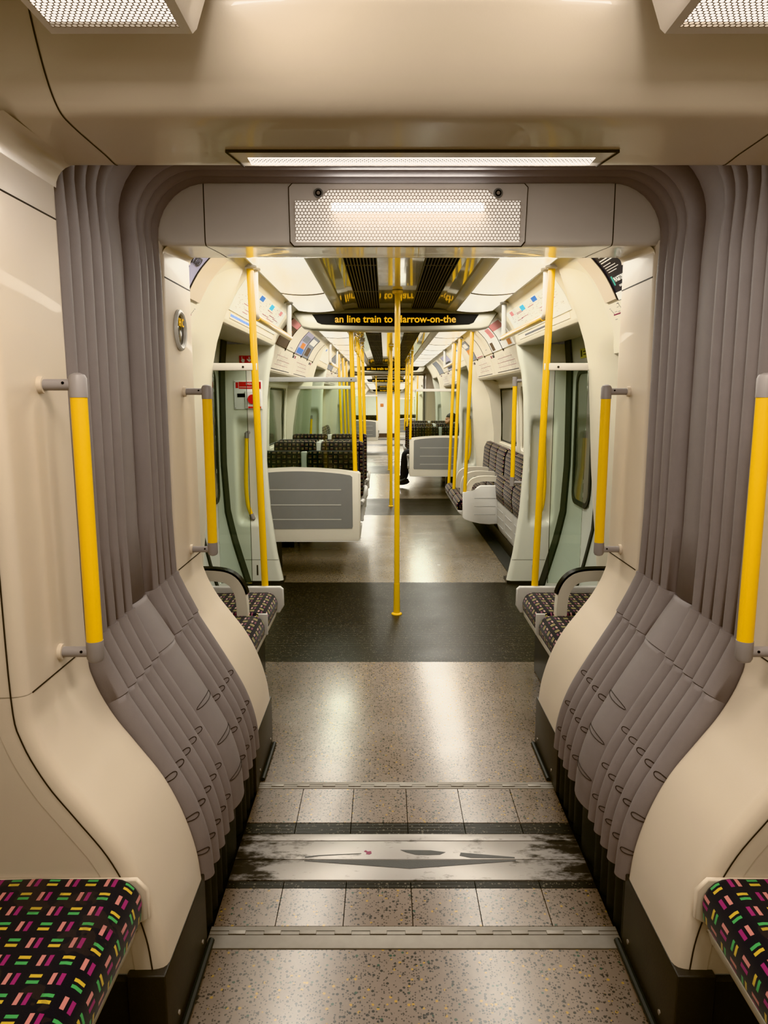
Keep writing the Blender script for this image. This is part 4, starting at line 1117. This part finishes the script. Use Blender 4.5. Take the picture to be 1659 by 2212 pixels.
def tip_up(s, y0, y1, label):
    t = thing('tip_up_seat', label, 'seat', (s * 1.15, (y0 + y1) / 2, 0), 'folded tip-up seats')
    mb = MB().pad([(1.125, .62), (1.14, .90), (1.165, .965), (1.20, .975), (1.225, .95), (1.22, .62)], y0 + .008, y1 - .008, .03, lambda p, q, c: (s * p, c, q)); add('backrest', mb, 'moq2', t, 60)
    mb = MB().pad([(1.06, .47), (1.045, .60), (1.055, .70), (1.08, .725), (1.11, .72), (1.13, .60), (1.12, .45), (1.08, .45)], y0 + .006, y1 - .006, .025, lambda p, q, c: (s * p, c, q)); add('folded_cushion', mb, 'moq2', t, 60)
    mb = MB().pad([(1.10, .14), (1.075, .20), (1.065, .45), (1.10, .46), (1.2, .46), (1.2, .14)], y0 + .015, y1 - .015, .015, lambda p, q, c: (s * p, c, q)); b = add('front_panel', mb, 'lightgrey', t, 50)
    for z in (.22, .30, .38):
        x = interp([(1.073, .2), (1.065, .45)], z)
        mb = MB().box(*sorted((s * (x - .004), s * (x + .002))), y0 + .07, y1 - .06, z - .003, z + .003, .001); add('groove', mb, 'grey_metal', b)
for k in range(3): tip_up(1, 5.91 + .485 * k, 5.91 + .485 * (k + 1), ['folded tip-up seat on the right, nearest the first doors', 'folded tip-up seat on the right, middle of three', 'folded tip-up seat on the right beside the white end panel'][k])
t = thing('seat_end_panel', 'white moulded end panel with grooves between the right-hand seats', 'panel', (.9, 7.4, 0))
out = [(.722, .27), (.722, .525), (.728, .535), (.80, .537), (.84, .548), (.875, .585), (.905, .60), (1.10, .60), (1.12, .20), (1.0, .197), (.90, .205), (.80, .225), (.74, .25)]
mb = MB().prism(out, lambda a, b, d: (a, d, b), 7.385, 7.425)
es = [e for e in mb.bm.edges if all(abs(v.co.y - 7.385) < 1e-4 for v in e.verts)]
bmesh.ops.bevel(mb.bm, geom=es, offset=.008, segments=3, profile=.5, affect='EDGES'); p_ = add('panel', mb, 'white', t, 50)
for z in (.30, .385, .47):
    mb = MB().box(.84, 1.06, 7.382, 7.387, z - .003, z + .003, .001); add('groove', mb, 'grey_metal', p_)
for k in range(3):
    y0 = 7.44 + .51 * k; y1 = y0 + .495
    t = thing('bench_seat', ['patterned single seat on the right behind the white end panel', 'patterned single seat on the right, middle of the far three', 'patterned single seat on the right, last before the second doors'][k], 'seat', (.9, y0 + .25, 0), 'single seats along the right wall')
    mb = MB().pad(seat_profile(1.14, .665, .45), y0, y1, .03, lambda p, q, c: (p, c, q)); add('cushion', mb, 'moq2', t, 60)
    mb = MB().pad([(1.10, .45), (1.125, .62), (1.14, .90), (1.165, .965), (1.20, .975), (1.225, .95), (1.22, .45)], y0, y1, .03, lambda p, q, c: (p, c, q)); add('backrest', mb, 'moq2', t, 60)
    mb = MB().pad([(1.2, .29), (1.2, .335), (.675, .335), (.69, .30), (.80, .235), (1.0, .2)], y0, y1, .01, lambda p, q, c: (p, c, q)); add('seat_rail', mb, 'lightgrey', t, 40)
    path = smooth_path([(1.14, .655), (1.0, .665), (.90, .66), (.83, .635), (.795, .58), (.785, .50), (.785, .40)], 4); N = normals2d(path); mb = MB(); rows = []
    for (x, z), n_ in zip(path, N): rows.append([((x + n_[0] * o), y0 + .035 + h, z + n_[1] * o) for o, h in ((-.028, -.026), (-.028, .026), (.028, .026), (.028, -.026))])
    mb.grid(rows, True); mb.poly(rows[0]); mb.poly(rows[-1]); add('armrest', mb, 'offwhite', t, 40)
mb = MB().box(1.10, 1.21, 5.92, 8.76, 0.002, .13, .004); tag(add('seat_plinth', mb, 'kick'), 'long black plinth along the floor under the right-hand seats', 'plinth')
mb = MB().box(.98, 1.10, 5.92, 8.76, 0.0005, .006); tag(add('floor_border', mb, 'rubber'), 'black rubber floor border along the right-hand seats', 'floor strip')
pole(.742, 7.405, .53, .79, 2.165, 'yellow pole on the white end panel of the right-hand seats', 'yellow grab poles')
pole(.715, 8.33, .33, .765, 2.165, 'yellow pole in the middle of the right-hand seats', 'yellow grab poles')
pole(.715, 8.98, .40, .765, 2.165, 'yellow pole at the far end of the right-hand seats', 'yellow grab poles')
# vertical handle on the seat side of the right pillar
t = thing('grab_bar', 'short yellow upright handle with grey arms beside the right window', 'grab bar', (.985, 6.02, .77))
mb = MB().tube([(.985, 6.02, .835), (.985, 6.02, 1.595)], .0185, 16); add('grip', mb, 'yellow', t)
for z0, z1 in ((.765, .84), (1.59, 1.665)):
    mb = MB().tube([(.985, 6.02, z0), (.985, 6.02, z1)], .021, 16); zz = z0 + .03 if z0 < 1 else z1 - .03
    c = add('end_cap', mb, 'greycap', t)
    mb = MB().tube([(.985, 6.02, zz), (1.13, 5.97, zz)], .013, 12); add('arm', mb, 'greycap', c)

# second bay: left longitudinal, right transverse
double_seat(1, 10.99, 1, 'grey panelled seat pair on the right beyond the second doors')
double_seat(1, 12.50, -1, 'right transverse seat pair facing the camera where the person lounges', False)
double_seat(1, 12.60, 1, 'right transverse seat pair backing onto the lounging person', False)
double_seat(1, 14.02, -1, 'right transverse seat pair facing the camera at the third doors', False)
for k, y in enumerate((11.0, 12.55, 14.0)): pole(.300, y, .87 if k != 1 else 1.0, .325, 2.186, ORD[k] + ' yellow pole standing on the right transverse seat backs', 'yellow grab poles', collar=False)
glass_screen(1, 11.015, .36, 1.28, .91, 'glass screen with white rail above the grey seat panel on the right', 'white_metal', z1=1.585, xr=.31)
for k, y in enumerate((11.2, 12.3, 13.4)): pole(-.742, y, .450, -.79, 2.165, ORD[k] + ' thin distant yellow pole along the left wall seats', 'yellow grab poles', collar=True)
for k in range(6):
    y0 = 11.02 + .50 * k; y1 = y0 + .485
    t = thing('bench_seat', ORD[k] + ' patterned wall seat in the second bay on the left', 'seat', (-.9, y0 + .25, 0), 'single seats along the left wall')
    mb = MB().pad(seat_profile(1.14, .665, .45), y0, y1, .03, lambda p, q, c: (-p, c, q)); add('cushion', mb, 'moq2', t, 60)
    mb = MB().pad([(1.10, .45), (1.125, .62), (1.14, .90), (1.165, .965), (1.20, .975), (1.225, .95), (1.22, .45)], y0, y1, .03, lambda p, q, c: (-p, c, q)); add('backrest', mb, 'moq2', t, 60)
# straps
for k, y in enumerate((6.35, 6.75, 7.15, 7.95, 8.35)): strap(-.335, y, 2.185, ORD[k] + ' coiled strap with yellow loop hanging over the left seats')
for k, y in enumerate((11.5, 12.0, 13.0)): strap(.325, y, 2.185, ORD[k] + ' coiled strap with yellow loop hanging over the right seats')

# emergency alarm and signs on the left pillar, sticker on the right doors
yf = 5.7185
t = thing('alarm_plate', 'white passenger alarm plate with red button on the left pillar', 'alarm', (-1.15, yf, 1.52))
mb = MB().box(-1.262, -1.04, yf - .006, yf, 1.405, 1.628, .003); add('plate', mb, 'white', t)
mb = MB().box(-1.222, -1.05, yf - .0075, yf - .005, 1.565, 1.618); r_ = add('red_header', mb, 'red', t)
lettering('lettering', 'EMERGENCY', .024, 'white', r_, frame((-1.115, yf - .0082, 1.602), (1, 0, 0), (0, 0, 1)), sx=.75)
mb = MB().box(-1.218, -1.065, yf - .0084, yf - .0074, 1.576, 1.580); add('small_print', mb, 'white', r_)
mb = MB().box(-1.246, -1.226, yf - .0075, yf - .005, 1.57, 1.615); add('pictogram', mb, 'red', t)
mb = MB().box(-1.235, -1.16, yf - .009, yf - .005, 1.500, 1.528); add('speaker_grille', mb, 'dark', t)
mb = MB().box(-1.175, -1.045, yf - .02, yf - .005, 1.41, 1.548, .006); h_ = add('alarm_housing', mb, 'white', t)
mb = MB().tube([(-1.115, yf - .018, 1.485), (-1.115, yf - .034, 1.485)], .036, 20); add('red_button', mb, 'red', h_)
mb = MB().box(-1.15, -1.05, yf - .0215, yf - .0195, 1.415, 1.428); add('red_stripe', mb, 'red', h_)
for x, z in ((-1.252, 1.415), (-1.252, 1.618)):
    mb = MB().tube([(x, yf - .0055, z), (x, yf - .008, z)], .004, 8); add('screw', mb, 'steel', t)
t = thing('red_sign', 'small red sign with white pointing hand and down arrow on the left pillar', 'sign', (-1.15, yf, 1.79))
mb = MB().box(-1.212, -1.108, yf - .004, yf, 1.758, 1.818, .001); add('plate', mb, 'red', t)
mb = MB().box(-1.162, -1.1595, yf - .0046, yf - .0035, 1.758, 1.818); add('divider', mb, 'maroon', t)
F2 = lambda a, b, d: (a, d, b)
mb = MB().prism([(-1.139, 1.810), (-1.131, 1.810), (-1.131, 1.785), (-1.120, 1.795), (-1.115, 1.790), (-1.135, 1.768), (-1.155, 1.790), (-1.150, 1.795), (-1.139, 1.785)], F2, yf - .0052, yf - .0035); add('down_arrow', mb, 'white', t, 0)
mb = MB().prism([(-1.194, 1.812), (-1.189, 1.812), (-1.189, 1.795), (-1.172, 1.791), (-1.170, 1.785), (-1.174, 1.766), (-1.190, 1.766), (-1.200, 1.782), (-1.197, 1.785), (-1.194, 1.781)], F2, yf - .0052, yf - .0035); add('pointing_hand', mb, 'white', t, 0)
mb = MB(); patch(mb, -1, WALLZ, 6.20, 6.30, 1.22, 1.60, .004, 4, -.03); st = tag(add('window_sticker', mb, 'white', None, 20), 'narrow white vertical sticker with red and blue print on the left window', 'sticker')
marks(st, 'red_print', -1, WALLZ, .005, [(6.235, 6.265, 1.45 + .016 * q, 1.461 + .016 * q) for q in range(8)], 'orange'); marks(st, 'blue_print', -1, WALLZ, .005, [(6.235, 6.265, 1.25 + .016 * q, 1.261 + .016 * q) for q in range(11)], 'blue')
mb = MB(); patch(mb, 1, DOORP, 5.02, 5.30, 1.775, 1.84, .004, 3, -.004); st = tag(add('door_sticker', mb, 'lime', None, 20), 'yellow safety sticker above the right door window', 'sticker')
marks(st, 'printed_lines', 1, DOORP, .005, [(5.08, 5.22, 1.815, 1.822), (5.10, 5.22, 1.795, 1.802), (5.25, 5.28, 1.785, 1.83)], 'dark')

# ------------------------------------------------------------------ lounging person, far right
def skin_body(name, verts, edges, radii, mat, parent, root=0, lev=2):
    me = bpy.data.meshes.new(name); me.from_pydata([Vector(v) - (base_of(parent) if parent else Vector()) for v in verts], edges, [])
    o = bpy.data.objects.new(name, me); C.objects.link(o); o.parent = parent
    md = o.modifiers.new('skin', 'SKIN'); md.use_smooth_shade = True
    for i, r in enumerate(radii): me.skin_vertices[0].data[i].radius = (r, r)
    me.skin_vertices[0].data[root].use_root = True
    o.modifiers.new('sub', 'SUBSURF').levels = lev
    bpy.context.view_layer.update()
    m2 = bpy.data.meshes.new_from_object(o.evaluated_get(bpy.context.evaluated_depsgraph_get()))
    o.modifiers.clear(); o.data = m2; m2.materials.clear(); m2.materials.append(M[mat])
    return o
P = thing('person', 'dark-haired person in dark clothes lounging on the far right seats, legs in aisle', 'person', (.9, 12.1, .46))
v = [(.90, 12.12, .56), (.99, 12.14, .72), (1.05, 12.14, .90), (1.03, 12.13, 1.03),      # pelvis, belly, chest, neck base
     (.86, 12.04, .56), (.52, 11.95, .62), (.24, 11.92, .60), (.21, 11.94, .22), (.17, 11.92, .13),           # near leg: hip, thigh, knee, ankle, toe
     (.86, 12.22, .56), (.55, 12.20, .60), (.29, 12.16, .57), (.27, 12.20, .17), (.20, 12.20, .09),
     (1.02, 11.98, .92), (.92, 11.93, .72), (.78, 11.95, .66),                              # near arm
     (1.05, 12.30, .92), (.97, 12.35, .72), (.80, 12.30, .66)]
e = [(0, 1), (1, 2), (2, 3), (0, 4), (4, 5), (5, 6), (6, 7), (7, 8), (0, 9), (9, 10), (10, 11), (11, 12), (12, 13), (2, 14), (14, 15), (15, 16), (2, 17), (17, 18), (18, 19)]
r = [.125, .125, .135, .065, .095, .08, .062, .045, .035, .095, .08, .062, .045, .035, .068, .05, .042, .068, .05, .042]
body = skin_body('body', v, e, r, 'jacket', P)
hb = skin_body('head', [(1.055, 12.13, .965), (1.05, 12.125, 1.02), (1.045, 12.12, 1.075), (1.048, 12.12, 1.115), (.985, 12.10, 1.03), (.96, 12.095, 1.05)], [(0, 1), (1, 2), (2, 3), (1, 4), (4, 5)], [.055, .062, .078, .066, .045, .014], 'skin', P, 1)
mb = MB()
rows = []
for i in range(9):
    a = PI * .70 * i / 8; rr = .098 * math.sin(a); rows.append([(1.072 + rr * math.cos(2 * PI * k / 16) * 1.0 - (.0 if i < 6 else -.02), 12.128 + rr * math.sin(2 * PI * k / 16) * .85, 1.075 + .098 * math.cos(a)) for k in range(16)])
mb.grid(rows, True); add('hair', mb, 'hair', P, 60)
for y in (12.05, 12.19):
    mb = MB().tube([(.985, y, 1.06), (.978, y, 1.06)], .008, 8); add('eye', mb, 'dark', P)
for (ax, ay, az), (bx, by, bz) in (((.225, 11.935, .135), (.10, 11.90, .085)), ((.28, 12.20, .085), (.14, 12.20, .045))):
    mb = MB().tube([(ax + .04, ay, az + .02), (ax, ay, az), ((ax + bx) / 2, by, (az + bz) / 2), (bx, by, bz)], [.035, .046, .042, .022], 12); add('shoe', mb, 'shoe', P)
for ch in P.children:
    if ch.name.split('.')[0] in ('head', 'hair', 'eye'): ch.data.transform(Matrix.Translation((-.045, 0, .075)))
for (x, y, z) in ((.76, 11.95, .66), (.78, 12.30, .66)):
    hv = [(x, y, z), (x - .06, y, z - .005)]; he = [(0, 1)]; hr = [.026, .028]
    for q in range(4): hv += [(x - .10, y - .03 + .02 * q, z - .01), (x - .135 - (.008 if q in (1, 2) else 0), y - .034 + .022 * q, z - .03)]; he += [(1, 2 + 2 * q), (2 + 2 * q, 3 + 2 * q)]; hr += [.010, .009]
    hv += [(x - .05, y + .04, z), (x - .085, y + .05, z - .01)]; he += [(0, 10), (10, 11)]; hr += [.012, .010]
    skin_body('hand', hv, he, hr, 'skin', P, 0, 1)

# ------------------------------------------------------------------ second gangway and the last car (drops slightly away)
before = set(C.objects)
for y0, y1, nm in ((16.55, 16.92, 'at the far end of the first car'), (17.75, 18.1, 'at the start of the last car')):
    t = thing('gangway_portal', 'distant pale portal frame ' + nm, 'portal', (0, y0, 0))
    for s, sd in SIDES:
        mb = MB(); side_sheet(mb, s, [(y0, .6)] + roll(y0, y1, .03, .03)); add('side_panel', mb, 'cream', t, 60)
        mb = MB().box(*sorted((s * .572, s * 1.3)), y0, y1, .002, .215); add('kick_plate', mb, 'kick', t)
    mb = MB().box(-1.3, 1.3, y0, y1, 2.03, 2.30, .02); add('header', mb, 'lintel', t)
t = thing('gangway_bellows', 'distant grey bellows between the first and last cars', 'bellows', (0, 17.3, 0))
for k in range(8):
    a = 16.93 + .1025 * k
    rows = []
    for (x, z), n_ in zip(BP[::2], BN[::2]): rows.append([(-(x + n_[0] * o), a + q * .1, z + n_[1] * o) for q, o in ((0, .02), (.25, 0), (.75, 0), (1, .02))])
    rows = rows + [[(-p[0], p[1], p[2]) for p in r_] for r_ in reversed(rows)]
    mb = MB(); mb.grid(rows); add('fold', mb, 'bellow', t, 60)
mb = MB().box(-.6, .6, 16.6, 18.1, -.03, 0); struct('floor_second_gangway', mb, 'floor', 'beige floor of the second gangway')
for y in (17.0, 17.6): 
    mb = MB().box(-.575, .575, y, y + .12, 0, .004, .001); tag(add('threshold_plate', mb, 'steel'), 'distant metal threshold strip, ' + ('nearer' if y < 17.3 else 'farther') + ' of two in the second gangway', 'threshold')
DB2 = [(a + CAR, b + CAR) for a, b in DB]
shell(18.1, 33.4, DB2, 'last')
for k, (a, b, m) in enumerate([(18.1, 19.35, 'floor2'), (19.35, 21.16, 'floor_dark'), (21.16, 24.57, 'floor2'), (24.57, 26.12, 'floor_dark'), (26.12, 29.65, 'floor2'), (29.65, 31.35, 'floor_dark'), (31.35, 33.4, 'floor2')]):
    mb = MB().box(-1.24, 1.24, a, b, -.03, 0); struct('floor_last_car', mb, m, 'floor section of the last car')
for s, sd in SIDES:
    for k, (a, b) in enumerate([(18.1, DB2[0][0]), (DB2[0][1], DB2[1][0]), (DB2[1][1], DB2[2][0]), (DB2[2][1], 33.4)]):
        ws = [(a + .5, b - .5, .98, 1.6)] if b - a > 2 else []
        struct('wall_last_car_' + sd, wall_sheet(s, a, b, ws), 'ivory', 'wall of the last car on the ' + sd, 50)
        if ws: make_window(s, *ws[0], 'window of the last car on the ' + sd)
    for k, (a, b) in enumerate(DB2):
        make_door(s, a + .02, b, ORD[k] + ' doors of the last car on the ' + sd)
        pillar_near(s, a, 'pillar of the last car on the ' + sd, D=.09); pillar_face(s, b, 'pillar of the last car on the ' + sd, recess=False, D=.17)
    for k in range(13):
        light_unit(s, 18.2 + 1.15 * k, 18.2 + 1.15 * (k + 1) - .01, (ORD[k] if k < 12 else 'last') + ' ceiling light panel of the last car, ' + sd + ' row')
    pole(s * .742, 19.26, 0, s * .776, 2.165, 'distant yellow pole at the first doors of the last car, ' + sd, 'yellow grab poles', collar=False)
double_seat(-1, 21.35, 1, 'distant grey panelled seat pair on the left of the last car')
double_seat(1, 26.4, 1, 'distant grey panelled seat pair on the right of the last car')
glass_screen(-1, 21.38, .345, 1.28, .92, 'distant glass screen on the left of the last car', z1=1.60, xr=.31)
glass_screen(1, 26.42, .345, 1.28, .92, 'distant glass screen on the right of the last car', z1=1.60, xr=.31)
pole(-.315, 21.40, .87, -.345, 2.186, 'distant yellow pole on the left seat panel of the last car', 'yellow grab poles', collar=False)
pole(.315, 26.44, .87, .345, 2.186, 'distant yellow pole on the right seat panel of the last car', 'yellow grab poles', collar=False)
for k in (0, 1): pole(0, (DB2[k][0] + DB2[k][1]) / 2, 0, 0, 2.186, ['yellow aisle pole at the first doors of the last car', 'yellow aisle pole at the second doors of the last car'][k], 'yellow aisle poles', flange=True)
led_display(22.6, 'an line train to Harrow-on-the', 'third black LED display, in the last car')
led_display(33.1, 'line train to Harrow', 'farthest black LED display, on the end wall')
mb = MB().box(-1.35, 1.35, 33.4, 33.45, 0, 2.25); struct('wall_end', mb, 'white', 'white end wall of the train')
mb = MB().box(-.42, .42, 33.385, 33.4, .12, 1.98, .01); d = struct('door_%d' % next_no(DOORS), mb, 'white', 'white cab door at the far end of the train')
mb = MB().box(-.44, .44, 33.37, 33.39, .0, .17); add('kick_plate', mb, 'brown', d)
mb = MB().box(-.30, -.16, 33.36, 33.37, 1.38, 1.52, .002); tag(add('door_notice', mb, 'orange'), 'small orange notice on the far cab door', 'sign')
mb = MB().box(.12, .26, 33.36, 33.37, 1.02, 1.12, .002); o = tag(add('door_notice', mb, 'red'), 'small red and green notice on the far cab door', 'sign')
mb = MB().box(.12, .26, 33.358, 33.362, 1.02, 1.065); add('green_half', mb, 'teal', o)
R = Matrix.Translation((0, 17.4, 0)) @ Matrix.Rotation(-.0195, 4, 'X') @ Matrix.Translation((0, -17.4, 0))
for o in list(set(C.objects) - before):
    if o.parent is None and (o.location.y > 17.5 or (o.type == 'MESH' and max((c[1] for c in o.bound_box)) > 18.15)):
        o.matrix_world = R @ Matrix.Translation(o.location)

# ------------------------------------------------------------------ lights
def area(name, loc, rot, sx, sy, power, col, spread=PI):
    l = bpy.data.lights.new(name, 'AREA'); l.shape = 'RECTANGLE'; l.size, l.size_y = sx, sy; l.energy = power; l.color = col; l.spread = spread
    o = bpy.data.objects.new(name, l); C.objects.link(o); o.location = loc; o.rotation_euler = rot
    return o
NEARC = (1, .90, .785); FARC = (1, .95, .84)
for s in (-1, 1):
    area('near_lamp_light', (s * .51, .98, 2.075), (0, 0, 0), .2, .5, 8.5, NEARC)
    area('near_row_light', (s * .55, -.6, 2.15), (0, 0, 0), .25, 1.8, 10.5, NEARC)
    for a, b in [(3.0, 5.8), (6.25, 9.0), (9.1, 12.4), (12.6, 15.7)]:
        area('row_light', (s * .617, (a + b) / 2, 2.145), (0, 0, 0), .26, b - a, 11 * (b - a), FARC)
    area('last_car_light', (s * .617, 25.7, 1.975), (-.0195, 0, 0), .26, 14, 190, FARC)
area('near_car_added_fill', (0, -1.1, 1.95), (PI / 2 + .12, 0, 0), 1.3, .5, 7, NEARC)  # added fill brightening header and panels, standing in for the lit car behind
for s in (-1, 1):
    area('near_lamp_side_light', (s * .335, 1.12, 2.125), (0, s * (PI / 2 - .35), -s * .35), .03, .22, 1.6, NEARC)
area('portal_lamp_light', (0, 2.545, 2.12), (-PI / 2 + .5, 0, 0), .5, .06, 4, (1, .95, .88))
area('soffit_lamp_light', (0, 1.735, 2.018), (.8, 0, 0), .76, .04, 5.5, (1, .93, .85))

w = bpy.data.worlds.new('tunnel_dark'); bpy.context.scene.world = w; w.use_nodes = True
w.node_tree.nodes['Background'].inputs[0].default_value = (.9, .8, .66, 1); w.node_tree.nodes['Background'].inputs[1].default_value = .06

# ------------------------------------------------------------------ camera
cam = bpy.data.cameras.new('camera'); co = bpy.data.objects.new('camera', cam); C.objects.link(co)
cam.sensor_fit = 'VERTICAL'; cam.sensor_height = 36; cam.lens = 1560 / 2212 * 36; cam.clip_start = .05
co.location = (-.081, 0, 1.5)
co.rotation_euler = (PI / 2 - math.atan(248 / 1560), 0, 0)
cam.shift_x = -(832 - 829.5) / 2212
bpy.context.scene.camera = co
sc = bpy.context.scene
sc.view_settings.view_transform = 'Khronos PBR Neutral' if True else 'Standard'
sc.view_settings.exposure = 0.0
